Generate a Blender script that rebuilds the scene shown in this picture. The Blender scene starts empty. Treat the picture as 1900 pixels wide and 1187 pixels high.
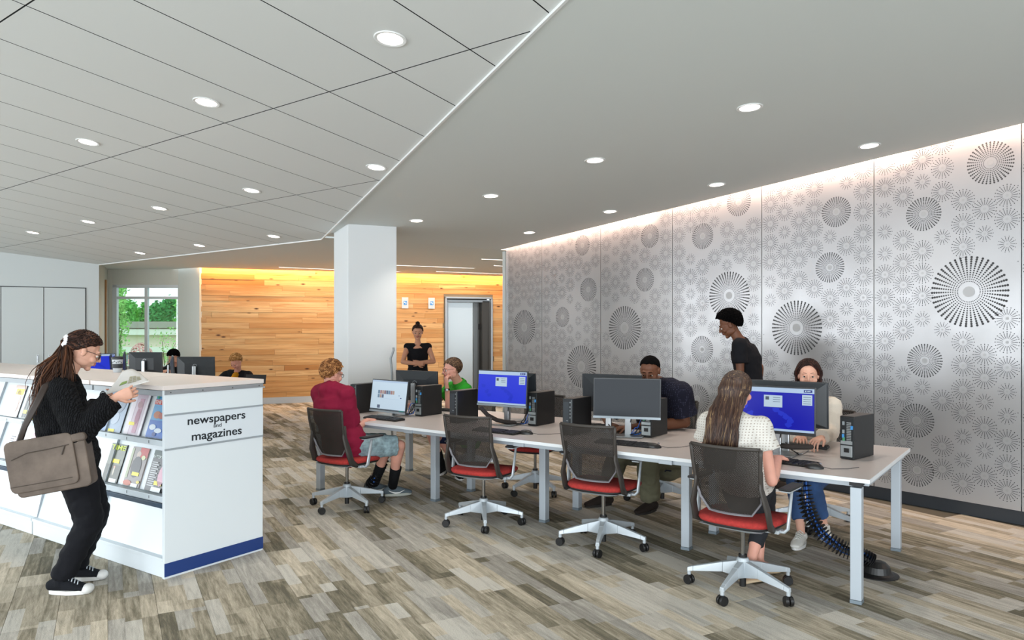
import bpy, bmesh, math, random
from mathutils import Vector as V, Matrix as M, noise as NZ
R = math.radians
random.seed(7)
# ------------------------------------------------------------ camera maths
F = 1370.; CX = 950.; HY = 605.; CH = 1.63          # focal length (px of a 1900 px frame), horizon row, eye height
def P(px, py, Y): return V(((px-CX)*Y/F, Y, CH-(py-HY)*Y/F))
def G(px, py, z=0.):
    Y = (CH-z)*F/(py-HY); return V(((px-CX)*Y/F, Y, z))
ET = V((-.801, .600, 0)).normalized(); EP = V((.600, .801, 0)).normalized()
T0 = V((2.033, 4.353, 0))
def T(a, b, z=0.): return T0 + ET*a + EP*b + V((0, 0, z))

S = bpy.context.scene
cam = bpy.data.objects.new('camera', bpy.data.cameras.new('camera'))
S.collection.objects.link(cam); S.camera = cam
cam.location = (0, 0, CH); cam.rotation_euler = (R(90), 0, 0)
cam.data.sensor_width = 36; cam.data.lens = 36*F/1900; cam.data.shift_y = (HY-593.5)/1900
cam.data.clip_end = 400
w = bpy.data.worlds.new('sky'); S.world = w; w.use_nodes = True
w.node_tree.nodes['Background'].inputs[0].default_value = (.86, .93, 1, 1)
w.node_tree.nodes['Background'].inputs[1].default_value = 1.05
S.view_settings.view_transform = 'Standard'; S.view_settings.look = 'None'
S.view_settings.gamma = 1; S.view_settings.exposure = 1.02; S.view_settings.use_curve_mapping = False
S.cycles.use_denoising = True
S.cycles.max_bounces = 8; S.cycles.diffuse_bounces = 5; S.cycles.glossy_bounces = 4
S.cycles.transparent_max_bounces = 16; S.cycles.sample_clamp_indirect = 6
S.cycles.caustics_reflective = False; S.cycles.caustics_refractive = False
def area(name, loc, look, sx, sy, power, col):
    l = bpy.data.lights.new(name, 'AREA'); l.shape = 'RECTANGLE'; l.size = sx; l.size_y = sy
    l.energy = power; l.color = col
    o = bpy.data.objects.new(name, l); S.collection.objects.link(o); o.location = loc
    o.rotation_euler = V(look).to_track_quat('-Z', 'Y').to_euler(); return o
DAY = (.90, .96, 1.0)
# daylight through the tall glazing behind the camera and on the left
for i, x in enumerate((-9.0, -5.4, -1.8, 1.8, 5.4)):
    area('window_daylight', (x, -4.9, 1.55), (0, 1, 0), 3.1, 2.5, 112, DAY)
for i, y in enumerate((-2.6, .9, 4.4, 7.9)):
    area('window_daylight', (-11.9, y, 1.55), (1, 0, 0), 3.0, 2.5, 66, DAY)

# ------------------------------------------------------------ helpers
def lin(h):
    if not isinstance(h, str): return tuple(h)+(1,) if len(h) == 3 else h
    h = h.lstrip('#'); c = [int(h[i:i+2], 16)/255 for i in (0, 2, 4)]
    return tuple(x/12.92 if x < .04045 else ((x+.055)/1.055)**2.4 for x in c)+(1,)
class Nd:
    def __init__(s, name):
        s.m = bpy.data.materials.new(name); s.m.use_nodes = True; s.t = s.m.node_tree
        s.b = s.t.nodes['Principled BSDF']; s.out = s.t.nodes['Material Output']
    def n(s, typ, ins=None, **kw):
        x = s.t.nodes.new(typ)
        for k, v in kw.items(): setattr(x, k, v)
        for k, v in (ins or {}).items(): s.put(x.inputs[k], v)
        return x
    def put(s, sock, v):
        if hasattr(v, 'is_linked'): s.t.links.new(v, sock)
        elif hasattr(v, 'outputs'): s.t.links.new(v.outputs[0], sock)
        else: sock.default_value = v
    def ma(s, op, a, b=0., c=0.): return s.n('ShaderNodeMath', {0: a, 1: b, 2: c}, operation=op).outputs[0]
    def dot(s, v, d): return s.n('ShaderNodeVectorMath', {0: v, 1: tuple(d)}, operation='DOT_PRODUCT').outputs['Value']
    def xyz(s, a, b, c=0.): return s.n('ShaderNodeCombineXYZ', {0: a, 1: b, 2: c}).outputs[0]
    def ramp(s, f, stops, interp='LINEAR'):
        r = s.n('ShaderNodeValToRGB', {0: f}); r.color_ramp.interpolation = interp
        e = r.color_ramp.elements
        while len(e) < len(stops): e.new(.5)
        for q, (p, c) in zip(e, stops): q.position = p; q.color = lin(c) if isinstance(c, (str, tuple)) else (c, c, c, 1)
        return r.outputs[0]
    def mix(s, f, a, b, mode='MIX'):
        x = s.n('ShaderNodeMix', data_type='RGBA', blend_type=mode)
        s.put(x.inputs[0], f); s.put(x.inputs[6], a); s.put(x.inputs[7], b); return x.outputs[2]
    def noise(s, vec, scale, detail=3., rough=.55, dist=0.):
        return s.n('ShaderNodeTexNoise', {'Vector': vec, 'Scale': scale, 'Detail': detail, 'Roughness': rough, 'Distortion': dist}).outputs[0]
    def white(s, vec): return s.n('ShaderNodeTexWhiteNoise', {'Vector': vec}, noise_dimensions='3D').outputs['Value']
    def bump(s, h, strength=.3, dist=.01):
        b = s.n('ShaderNodeBump', {'Height': h, 'Strength': strength, 'Distance': dist}); s.put(s.b.inputs['Normal'], b.outputs[0])
    def pos(s): return s.n('ShaderNodeNewGeometry').outputs['Position']
    def obj(s): return s.n('ShaderNodeTexCoord').outputs['Object']
    def set(s, **kw):
        for k, v in kw.items(): s.put(s.b.inputs[{'col': 'Base Color', 'rough': 'Roughness', 'metal': 'Metallic', 'spec': 'Specular IOR Level', 'alpha': 'Alpha', 'emit': 'Emission Color', 'es': 'Emission Strength', 'sheen': 'Sheen Weight', 'coat': 'Coat Weight', 'trans': 'Transmission Weight'}[k]], v)
        return s.m
MATS = {}
def mt(name, col='#888888', rough=.5, metal=0., spec=.5, es=0., emit=None, bump=None, var=None, **kw):
    """plain procedural material: base colour, optional fine noise variation and bump"""
    if name in MATS: return MATS[name]
    n = Nd(name); c = lin(col)
    n.set(col=c, rough=rough, metal=metal, spec=spec, **kw)
    if es: n.set(emit=lin(emit or col), es=es)
    if var:
        f = n.noise(n.obj(), var[0], 4.)
        n.set(col=n.mix(n.ramp(f, [(.3, 0.), (.7, 1.)]), tuple(x*(1-var[1]) for x in c[:3])+(1,), tuple(min(1, x*(1+var[1])) for x in c[:3])+(1,)))
    if bump: n.bump(n.noise(n.obj(), bump[0], 3.), bump[1], .004)
    MATS[name] = n.m; return n.m

class MB:
    """mesh collector"""
    def __init__(s): s.v = []; s.f = []; s.mi = []; s.m = 0; s.X = M()
    def add(s, vs, fs):
        o = len(s.v); s.v += [tuple(s.X @ V(p)) for p in vs]
        for f in fs: s.f.append([i+o for i in f]); s.mi.append(s.m)
        return s
    def box(s, c, d, rot=None):
        c = V(c); h = V(d)/2; rot = rot or M()
        vs = [c + rot @ V((x*h.x, y*h.y, z*h.z)) for z in (-1, 1) for y in (-1, 1) for x in (-1, 1)]
        return s.add(vs, [(0, 2, 3, 1), (4, 5, 7, 6), (0, 1, 5, 4), (2, 6, 7, 3), (0, 4, 6, 2), (1, 3, 7, 5)])
    def prism(s, poly, z0, z1):
        n = len(poly); vs = [(x, y, z0) for x, y in poly]+[(x, y, z1) for x, y in poly]
        return s.add(vs, [list(range(n))[::-1], list(range(n, 2*n))]+[(i, (i+1) % n, n+(i+1) % n, n+i) for i in range(n)])
    def hull8(s, A, B):
        """two quads A and B (4 points each, same winding) bridged to a solid"""
        return s.add(list(A)+list(B), [(3, 2, 1, 0), (4, 5, 6, 7)]+[(i, (i+1) % 4, 4+(i+1) % 4, 4+i) for i in range(4)])
    def tube(s, pts, rad, side=None, n=12, cap='flat'):
        pts = [V(p) for p in pts]; k = len(pts)
        if not isinstance(rad, (list, tuple)): rad = [rad]*k
        rad = [r if isinstance(r, (tuple, list)) else (r, r) for r in rad]
        tans = [(pts[min(i+1, k-1)]-pts[max(i-1, 0)]).normalized() for i in range(k)]
        if cap == 'round':
            a, b = pts[0], pts[-1]; ra, rb = rad[0], rad[-1]; ta, tb = tans[0], tans[-1]
            q = lambda r, g: (r[0]*g, r[1]*g)
            pts = [a-ta*min(ra)*.92, a-ta*min(ra)*.62]+pts+[b+tb*min(rb)*.62, b+tb*min(rb)*.92]
            rad = [q(ra, .3), q(ra, .75)]+rad+[q(rb, .75), q(rb, .3)]
            tans = [ta, ta]+tans+[tb, tb]; k += 4
        if side is None:
            side = V((0, 0, 1)).cross(tans[0])
            if side.length < .2: side = V((1, 0, 0))
        side = V(side); rings = []
        for p, r, t in zip(pts, rad, tans):
            u = side - t*side.dot(t)
            if u.length < 1e-4: u = t.orthogonal()
            u.normalize(); side = u if side.dot(u) > 0 else side
            w = t.cross(u)
            rings += [p + u*(r[0]*math.cos(6.28318*j/n)) + w*(r[1]*math.sin(6.28318*j/n)) for j in range(n)]
        fs = [(i*n+j, i*n+(j+1) % n, (i+1)*n+(j+1) % n, (i+1)*n+j) for i in range(k-1) for j in range(n)]
        fs += [list(range(n))[::-1], [(k-1)*n+j for j in range(n)]]
        return s.add(rings, fs)
    def lathe(s, prof, c=(0, 0, 0), n=20, rot=None):
        c = V(c); rot = rot or M(); k = len(prof); vs = []
        for r, z in prof: vs += [c+rot @ V((r*math.cos(6.28318*j/n), r*math.sin(6.28318*j/n), z)) for j in range(n)]
        fs = [(i*n+j, i*n+(j+1) % n, (i+1)*n+(j+1) % n, (i+1)*n+j) for i in range(k-1) for j in range(n)]
        return s.add(vs, fs+[list(range(n))[::-1], [(k-1)*n+j for j in range(n)]])
    def ell(s, c, r, rot=None, n=14, m=9):
        c = V(c); rot = rot or M(); r = (r, r, r) if isinstance(r, (int, float)) else r
        vs = [c+rot @ V((0, 0, -r[2]))]
        for i in range(1, m):
            a = -math.pi/2+math.pi*i/m
            vs += [c+rot @ V((r[0]*math.cos(a)*math.cos(6.28318*j/n), r[1]*math.cos(a)*math.sin(6.28318*j/n), r[2]*math.sin(a))) for j in range(n)]
        vs.append(c+rot @ V((0, 0, r[2]))); L = len(vs)-1
        fs = [(0, 1+(j+1) % n, 1+j) for j in range(n)]
        fs += [(1+i*n+j, 1+i*n+(j+1) % n, 1+(i+1)*n+(j+1) % n, 1+(i+1)*n+j) for i in range(m-2) for j in range(n)]
        fs += [(L, 1+(m-2)*n+j, 1+(m-2)*n+(j+1) % n) for j in range(n)]
        return s.add(vs, fs)
    def grid(s, fn, nu, nv):
        vs = [fn(i/nu, j/nv) for j in range(nv+1) for i in range(nu+1)]
        return s.add(vs, [(j*(nu+1)+i, j*(nu+1)+i+1, (j+1)*(nu+1)+i+1, (j+1)*(nu+1)+i) for j in range(nv) for i in range(nu)])
    def mesh(s, name, off=None):
        me = bpy.data.meshes.new(name)
        me.from_pydata([tuple(V(p)-off) for p in s.v] if off is not None else s.v, [], s.f)
        if any(s.mi): me.polygons.foreach_set('material_index', s.mi)
        me.update(); return me
def mats_of(me, mat):
    for m in (mat if isinstance(mat, (list, tuple)) else [mat]): me.materials.append(m)
def smooth(me, on=True): me.polygons.foreach_set('use_smooth', [on]*len(me.polygons))
def ob(name, mb, mat, parent=None, sm=False, bev=0, solid=0, kind=None, **kw):
    me = mb if isinstance(mb, bpy.types.Mesh) else mb.mesh(name)
    if not me.materials: mats_of(me, mat)
    if sm: smooth(me)
    o = bpy.data.objects.new(name, me); S.collection.objects.link(o)
    if parent: o.parent = parent
    if solid: x = o.modifiers.new('s', 'SOLIDIFY'); x.thickness = solid; x.offset = 0
    if bev:
        x = o.modifiers.new('b', 'BEVEL'); x.width = bev; x.segments = 2; x.limit_method = 'ANGLE'; x.angle_limit = R(35)
    if kind: o['kind'] = kind
    for k, v in kw.items(): o[k] = v
    return o
def root(name, label, cat, loc=(0, 0, 0), rz=0, group=None):
    o = bpy.data.objects.new(name, None); S.collection.objects.link(o); o.empty_display_size = .1
    o.location = loc; o.rotation_euler = (0, 0, rz); o['label'] = label; o['category'] = cat
    if group: o['group'] = group
    return o
def tag(o, label, cat, group=None):
    o['label'] = label; o['category'] = cat
    if group: o['group'] = group
    return o
KIDS = {}
def dup(r, label, loc=None, rz=None, name=None, group=None):
    """copy a thing with its parts and sub-parts (mesh data shared)"""
    def cp(o, par):
        c = o.copy(); S.collection.objects.link(c); c.parent = par
        for k in o.children: cp(k, c)
        return c
    c = cp(r, None)
    if name: c.name = name
    if loc is not None: c.location = loc
    if rz is not None: c.rotation_euler.z = rz
    c['label'] = label
    if group: c['group'] = group
    return c
FONT = None
def text(name, s, size, mat, parent=None, mx=None, depth=.0008, align='CENTER', bold=0.):
    c = bpy.data.curves.new(name, 'FONT'); c.body = s; c.size = size; c.extrude = depth; c.align_x = align; c.align_y = 'CENTER'; c.offset = bold
    t = bpy.data.objects.new(name, c); S.collection.objects.link(t)
    me = bpy.data.meshes.new_from_object(t.evaluated_get(bpy.context.evaluated_depsgraph_get()))
    bpy.data.objects.remove(t); bpy.data.curves.remove(c)
    if mx is not None: me.transform(mx)
    me.materials.clear(); me.name = name
    return ob(name, me, mat, parent)
WS = bpy.data.scenes.new('work')
def remesh(mb, vox, sm=3, disp=0., dscale=.12, seed=0):
    me = mb.mesh('t'); o = bpy.data.objects.new('t', me); WS.collection.objects.link(o)
    x = o.modifiers.new('r', 'REMESH'); x.mode = 'VOXEL'; x.voxel_size = vox
    if sm: x = o.modifiers.new('m', 'SMOOTH'); x.iterations = sm; x.factor = .5
    WS.view_layers[0].update(); r = bpy.data.meshes.new_from_object(o.evaluated_get(WS.view_layers[0].depsgraph))
    bpy.data.objects.remove(o); bpy.data.meshes.remove(me)
    if disp:
        nv = len(r.vertices); co = [0.]*(3*nv); no = [0.]*(3*nv); r.vertices.foreach_get('co', co); r.vertex_normals.foreach_get('vector', no)
        for i in range(0, 3*nv, 3):
            x, y, z = co[i]/dscale, co[i+1]/dscale, co[i+2]/dscale
            d = (NZ.noise((x+seed, y, z*1.6))+.5*NZ.noise((x*2.3, y*2.3+seed, z*3)))*disp
            co[i] += no[i]*d; co[i+1] += no[i+1]*d; co[i+2] += no[i+2]*d
        r.vertices.foreach_set('co', co); r.update()
    smooth(r); return r
def join(name, meshes):
    """concatenate meshes into one (material slots by mesh index list)"""
    mb = MB()
    for me in meshes:
        o = len(mb.v); mb.v += [tuple(v.co) for v in me.vertices]
        for p in me.polygons: mb.f.append([i+o for i in p.vertices]); mb.mi.append(p.material_index)
    return mb
# ------------------------------------------------------------ setting materials
def mat_carpet():
    n = Nd('carpet plank pile'); p = n.pos()
    u = n.dot(p, (-.480, .877, 0)); v = n.dot(p, (.877, .480, 0))
    row = n.ma('FLOOR', n.ma('DIVIDE', v, .25))
    cu = n.ma('ADD', u, n.ma('MULTIPLY', row, .37)); col = n.ma('FLOOR', cu)
    tid = n.white(n.xyz(row, col, 3.))
    r2 = n.ma('FLOOR', n.ma('ADD', n.ma('DIVIDE', v, .0833), .0))
    h2 = n.white(n.xyz(r2, col, 9.))
    c2 = n.ma('FLOOR', n.ma('ADD', n.ma('MULTIPLY', cu, n.ma('ADD', 1.2, n.ma('MULTIPLY', h2, 1.6))), h2))
    sid = n.white(n.xyz(r2, c2, row))
    mixid = n.ma('ADD', n.ma('MULTIPLY', tid, .5), n.ma('MULTIPLY', sid, .5))
    sv = n.xyz(n.ma('MULTIPLY', u, 2.2), n.ma('MULTIPLY', v, 30.), 0.)
    streak = n.noise(sv, 1., 5., .65, .6)
    sv2 = n.xyz(n.ma('MULTIPLY', u, 9.), n.ma('MULTIPLY', v, 60.), tid)
    st2 = n.noise(sv2, 1., 3., .6, .4)
    f = n.ma('ADD', mixid, n.ma('MULTIPLY', n.ma('SUBTRACT', streak, .5), .95))
    f = n.ma('ADD', f, n.ma('MULTIPLY', n.ma('SUBTRACT', st2, .5), .55))
    c = n.ramp(f, [(.08, '#6b6658'), (.30, '#8f8876'), (.46, '#aca391'), (.60, '#c0b6a3'), (.85, '#ddd3c0')])
    grey = n.mix(n.ma('GREATER_THAN', sid, .6), c, n.ramp(f, [(.1, '#77746c'), (.5, '#a7a39b'), (.9, '#cfcbc1')]))
    tuft = n.noise(p, 260., 2.)
    c = n.mix(n.ramp(tuft, [(.35, 0.), (.7, 1.)]), n.mix(1., grey, (.66, .66, .66, 1), 'MULTIPLY'), n.mix(1., grey, (1.22, 1.22, 1.22, 1), 'MULTIPLY'))
    n.set(col=c, rough=.95, spec=.15); n.bump(tuft, .5, .006); return n.m
def mat_wood(wd):
    n = Nd('knotty cypress plank'); p = n.pos()
    rnd = n.n('ShaderNodeObjectInfo').outputs['Random']
    u = n.dot(p, wd); z = n.dot(p, (0, 0, 1))
    off = n.ma('MULTIPLY', rnd, 37.)
    g = n.noise(n.xyz(n.ma('ADD', n.ma('MULTIPLY', u, .9), off), n.ma('MULTIPLY', z, 22.), off), 1., 6., .6, .9)
    c = n.ramp(rnd, [(0., '#c9975c'), (.2, '#e0b47c'), (.4, '#d2a066'), (.6, '#e8c28c'), (.8, '#d9aa72'), (1., '#c08a52')])
    c = n.mix(n.ramp(g, [(.38, 0.), (.72, .85)]), c, lin('#b37a42'))
    big = n.noise(n.xyz(n.ma('ADD', n.ma('MULTIPLY', u, .5), off), n.ma('MULTIPLY', z, 5.), 0.), 1., 3.)
    c = n.mix(n.ramp(big, [(.5, 0.), (.75, .5)]), c, lin('#9c6030'))
    k = n.n('ShaderNodeTexVoronoi', {'Vector': n.xyz(n.ma('ADD', n.ma('MULTIPLY', u, 2.4), off), n.ma('MULTIPLY', z, 7.), off), 'Scale': 1.}).outputs['Distance']
    c = n.mix(n.ramp(k, [(.06, 1.), (.15, 0.)]), c, lin('#4a2410'))
    n.set(col=c, rough=.5, spec=.35); n.bump(g, .12, .003); return n.m
M_wall = mt('white painted wall', '#c9cfd0', .75, bump=(60, .04))
M_white = mt('white laminate', '#dde3e6', .38)
M_col = mt('white column paint', '#dde1e3', .6)
M_tile = mt('ceiling panel', '#d3d6d5', .85, bump=(220, .05))
M_dry = mt('drywall ceiling paint', '#d8dedd', .8, bump=(90, .03))
M_dark = mt('dark joint', '#4a4c4d', .8); M_jnt = mt('panel edge shadow grey', '#2c2e2f', .9)
M_trimw = mt('white metal edge trim', '#e4e6e6', .4)
M_base = mt('charcoal rubber base', '#2b3036', .55)
M_alu = mt('brushed aluminium', '#b9bdc0', .35, .9)
M_steel = mt('stainless steel', '#9a9d9e', .28, .95)
M_car = mat_carpet()

# ------------------------------------------------------------ ceilings
E1 = V((.612, -.791, 0)); PL = V((-.075, 11.5, 0))       # down the perforated wall, towards the camera; its far end
def zdry(x, y): return 2.81 + .0634*max(0., (V((x, y, 0))-PL).dot(E1))
def ztile(x, y): return 3.604-.0682*x-.0995*y
def ray_plane(px, py, fn):
    lo, hi = .5, 60.
    g = lambda Y: P(px, py, Y).z - fn((px-CX)*Y/F, Y)
    for _ in range(60):
        m = (lo+hi)/2
        if g(m) < 0: lo = m
        else: hi = m
    return P(px, py, lo)
B3 = V((.26, 3.61, 0)); B2 = V((-2.54, 9.86, 0)); B1 = V((-7.62, 13.62, 0))
d32 = (B3-B2).normalized(); B4 = B3+d32*8.5; B4.z = 0
LFT = V((-12.6, 11.2, 0))
tile_poly = [(B4.x, B4.y), (B2.x, B2.y), (B1.x, B1.y), (LFT.x, LFT.y), (-13, -5.6), (B4.x, -5.6)] if B4.y > -5.6 else [(B4.x, B4.y), (B2.x, B2.y), (B1.x, B1.y), (LFT.x, LFT.y), (-13, -5.6)]
def clip(poly, a, b):
    """keep the part of poly left of a->b"""
    out = []; e = (b[0]-a[0], b[1]-a[1])
    sd = lambda p: e[0]*(p[1]-a[1])-e[1]*(p[0]-a[0])
    for i, p in enumerate(poly):
        q = poly[(i+1) % len(poly)]; sp, sq = sd(p), sd(q)
        if sp >= 0: out.append(p)
        if (sp >= 0) != (sq >= 0):
            t = sp/(sp-sq); out.append((p[0]+(q[0]-p[0])*t, p[1]+(q[1]-p[1])*t))
    return out
# sloped drywall ceiling over the computer area and the flat lobby ceiling beyond
LT = 2.81
mb = MB()
def dry(pts): mb.add([(x, y, zdry(x, y)) for x, y in pts]+[(x, y, zdry(x, y)+.12) for x, y in pts], [list(range(len(pts))), list(range(len(pts), 2*len(pts)))[::-1]]+[(i, i+len(pts), (i+1) % len(pts)+len(pts), (i+1) % len(pts)) for i in range(len(pts))])
NRM = V((E1.y, -E1.x, 0))                                  # to the left of E1, i.e. away from the wall
if NRM.x > 0: NRM = -NRM
gap = .13
pw0 = PL+NRM*gap; pw1 = PL+E1*13.5+NRM*gap
cross0 = PL - V((NRM.x, NRM.y, 0))*0
fold = [PL+NRM*6.5]                                       # the fold line runs square off the wall end
region = [(pw0.x, pw0.y), (fold[0].x, fold[0].y), (B2.x-6, B2.y-7), (B4.x, B4.y), (pw1.x, pw1.y)]
region = clip([(pw0.x, pw0.y), ((PL+NRM*9).x, (PL+NRM*9).y), (-9, -6), (pw1.x, pw1.y-.2), (pw1.x, pw1.y)], (B2.x-d32.x*5, B2.y-d32.y*5), (B4.x, B4.y))
dry(region)
ceil = ob('ceiling', mb, M_dry, kind='structure')
WL = P(369, 600, 15.0); WL.z = 0; WR = P(941, 600, 17.6); WR.z = 0
WD = (WR-WL).normalized(); WN = V((WD.y, -WD.x, 0))       # faces the camera
lob = [(pw0.x+.0, pw0.y), (pw0.x+5, pw0.y+3.2), (WR.x+WD.x*4+WN.x*.14, WR.y+WD.y*4+WN.y*.14), (WL.x+WN.x*.14, WL.y+WN.y*.14), (WL.x-2.8, WL.y+1.6), (B1.x-1.0, B1.y+.3), (B1.x, B1.y), (B2.x, B2.y)]
fx = PL+NRM*2.35
lob.append((fx.x, fx.y))
mb = MB(); mb.prism(lob, LT, LT+.12); ob('ceiling.001', mb, M_dry, kind='structure')
# tile ceiling: backing plane, one object per panel, edge trim
mb = MB(); n_ = len(tile_poly)
mb.add([(x, y, ztile(x, y)+.03) for x, y in tile_poly]+[(x, y, ztile(x, y)+.09) for x, y in tile_poly], [list(range(n_)), list(range(n_, 2*n_))[::-1]]+[(i, (i+1) % n_, n_+(i+1) % n_, n_+i) for i in range(n_)])
tc = ob('ceiling.002', mb, M_jnt, kind='structure')
for ia in range(-9, 21):
    for ib in range(-5, 7):
        a0 = 3.323+.614*ia+.0045; a1 = a0+.614-.009; b0 = 1.637+1.58*ib+.0045; b1 = b0+1.58-.009
        q = [(ET.x*a+EP.x*b, ET.y*a+EP.y*b) for a, b in ((a0, b0), (a0, b1), (a1, b1), (a1, b0))]
        m_ = tile_poly
        ar = sum(q[i][0]*q[(i+1) % 4][1]-q[(i+1) % 4][0]*q[i][1] for i in range(4))
        if ar < 0: q = q[::-1]
        sgn = 1 if sum(m_[i][0]*m_[(i+1) % n_][1]-m_[(i+1) % n_][0]*m_[i][1] for i in range(n_)) > 0 else -1
        for i in range(n_):
            A, B = m_[i], m_[(i+1) % n_]
            if sgn < 0: A, B = B, A
            q = clip(q, A, B)
            if len(q) < 3: break
        if len(q) < 3: continue
        if max(p[1] for p in q) < 1.2: continue
        k = len(q); mb = MB()
        mb.add([(x, y, ztile(x, y)) for x, y in q]+[(x, y, ztile(x, y)+.02) for x, y in q], [list(range(k))[::-1], list(range(k, 2*k))]+[(i, (i+1) % k, k+(i+1) % k, k+i) for i in range(k)])
        mb.mi = [0, 1]+[1]*k
        ob('ceiling_panel', mb, [M_tile, M_jnt], tc)
# the part of the tile ceiling behind the viewpoint, one plain slab
mb = MB(); q = clip(tile_poly if sgn > 0 else tile_poly[::-1], (-14, 1.2), (14, 1.2)); q2 = clip(q[::1], (14, 1.2), (-14, 1.2))
q = [(x, y) for x, y in (tile_poly if sgn > 0 else tile_poly[::-1])]; q = clip(q, (14, 1.15), (-14, 1.15)); k = len(q)
mb.add([(x, y, ztile(x, y)) for x, y in q]+[(x, y, ztile(x, y)+.02) for x, y in q], [list(range(k))[::-1], list(range(k, 2*k))]+[(i, (i+1) % k, k+(i+1) % k, k+i) for i in range(k)])
ob('ceiling_panel', mb, M_tile, tc)
mb = MB()
for A, B in ((B4, B2), (B2, B1)):
    t = (B-A).normalized(); s_ = V((-t.y, t.x, 0))*.008
    za, zb = ztile(A.x, A.y), ztile(B.x, B.y)
    q = lambda o, z: [A-s_+V((0, 0, za+z-.0)), A+s_+V((0, 0, za+z)), B+s_+V((0, 0, zb+z)), B-s_+V((0, 0, zb+z))]
    mb.hull8(q(0, -.014), q(0, .06))
ob('trim_1', mb, M_trimw, kind='structure')

# ------------------------------------------------------------ floor with carpet planks
mb = MB(); mb.prism([(-16, -6), (12, -6), (12, 24), (-16, 24)], -.2, -.006)
floor = ob('floor', mb, mt('carpet backing', '#5d574a', .95), kind='structure')
CD = V((-.480, .877, 0)); CP = V((.877, .480, 0))
tme = MB(); e = .0012
tme.hull8([(0, 0, -.006), (0, .25, -.006), (-1, .25, -.006), (-1, 0, -.006)][::-1], [(-e, e, 0), (-e, .25-e, 0), (-1+e, .25-e, 0), (-1+e, e, 0)][::-1])
mx = M(((-CD.x, CP.x, 0, 0), (-CD.y, CP.y, 0, 0), (0, 0, 1, 0), (0, 0, 0, 1)))
tiles = []
for row in range(-60, 75):
    for col in range(-14, 26):
        u0 = col-(row*.37); v0 = row*.25
        c = CD*(u0+.5)+CP*(v0+.125)
        if not (-15 < c.x < 11.5 and -5.5 < c.y < 23.5): continue
        if (c-PL).dot(-NRM) > -.1 and (c-PL).dot(E1) > 0: continue
        tiles.append((u0, v0, c))
def in_view(c):
    if c.y < 1: return False
    px = CX+F*c.x/c.y; py = HY+F*CH/c.y
    return -120 < px < 2020 and py < 1280
near = sorted([t for t in tiles if in_view(t[2])], key=lambda t: t[2].y)
far = near[290:]; near = near[:290]
ids = set(id(t) for t in near)
cm = tme.mesh('carpet_plank'); mats_of(cm, M_car)
flip = MB(); 
for u0, v0, c in near:
    o = bpy.data.objects.new('carpet_plank', cm); S.collection.objects.link(o); o.parent = floor
    o.matrix_local = M.Translation(CD*u0+CP*v0) @ mx
mb = MB()
for t in tiles:
    if id(t) in ids: continue
    mb.X = M.Translation(CD*t[0]+CP*t[1]) @ mx
    mb.add(tme.v, tme.f[1:])
ob('carpet_planks_far', mb, M_car, floor, kind='stuff')

# ------------------------------------------------------------ timber wall, lobby
M_wood = mat_wood(WD)
rotW = M.Rotation(math.atan2(WD.y, WD.x), 4, 'Z')
LW = (WR-WL).length+3.6
mb = MB(); mb.X = M.Translation(WL) @ rotW
ex0 = None
def wall_s(px):           # distance along the timber wall for an image column
    k = (px-CX)/F; return (WL.x-k*WL.y)/(k*WD.y-WD.x)
e0, e1 = wall_s(825), wall_s(913); ZE = 2.31
mb.box((e0/2, .1, 1.5), (e0, .16, 3.0)); mb.box(((e1+LW)/2, .1, 1.5), (LW-e1, .16, 3.0)); mb.box(((e0+e1)/2, .1, (ZE+3)/2), (e1-e0, .16, 3-ZE))
wallt = ob('wall_back', mb, mt('plaster backing', '#9b8a70', .8), kind='structure')
hrow = .112; z = .13; rr = 0
while z < 2.93:
    x = -random.uniform(0, 1.2)
    while x < LW:
        L = random.choice((.9, 1.2, 1.5, 1.9, 2.3)); a, b = max(x, 0), min(x+L, LW); x += L
        segs = [(a, b)]
        if z+hrow > .0 and z < ZE:
            segs = [(a, min(b, e0-.02)), (max(a, e1+.02), b)]
        for s0, s1 in segs:
            if s1-s0 < .05: continue
            th = random.uniform(.014, .024); mb = MB()
            mb.box((0, 0, 0), (s1-s0-.002, th, hrow-.0025))
            o = ob('wood_plank', mb, M_wood, wallt, bev=.0012)
            o.matrix_local = M.Translation(WL+WD*((s0+s1)/2)+WN*(th/2-.02)+V((0, 0, z+hrow/2))) @ rotW
    z += hrow; rr += 1
mb = MB(); mb.X = M.Translation(WL) @ rotW
mb.box((e0/2-.01, -.012, .065), (e0-.02, .03, .13)); mb.box(((e1+LW)/2, -.012, .065), (LW-e1, .03, .13))
ob('baseboard_back', mb, mt('pale grey base', '#b9bfc4', .6), kind='structure')
# lift doorway in the timber wall
el = root('elevator', 'stainless steel lift doorway recessed in the timber-clad wall', 'elevator', WL+WD*((e0+e1)/2), math.atan2(WD.y, WD.x))
W_ = e1-e0
mb = MB()
for sx in (-1, 1): mb.box((sx*(W_/2-.02), .02, ZE/2), (.04, .14, ZE))
mb.box((0, .02, ZE-.02), (W_, .14, .04)); ob('door_frame', mb, M_alu, el, bev=.003)
mb = MB(); mb.box((-W_*.12, .30, ZE/2-.03), (W_*.60, .03, ZE-.1)); ob('door_leaf', mb, mt('brushed lift door', '#c5cccd', .22, .55), el, bev=.004)
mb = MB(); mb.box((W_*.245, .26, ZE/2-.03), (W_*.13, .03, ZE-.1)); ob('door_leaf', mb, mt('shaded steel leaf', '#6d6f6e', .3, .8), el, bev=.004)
mb = MB(); mb.box((W_*.40, .2, ZE/2-.03), (W_*.17, .25, ZE-.1)); ob('door_jamb', mb, mt('bronze grey jamb', '#4d4a46', .35, .7), el, bev=.004)
mb = MB(); mb.box((-W_*.43, .2, ZE/2-.03), (.06, .25, ZE-.1)); ob('door_jamb', mb, M_steel, el, bev=.004)
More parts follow.
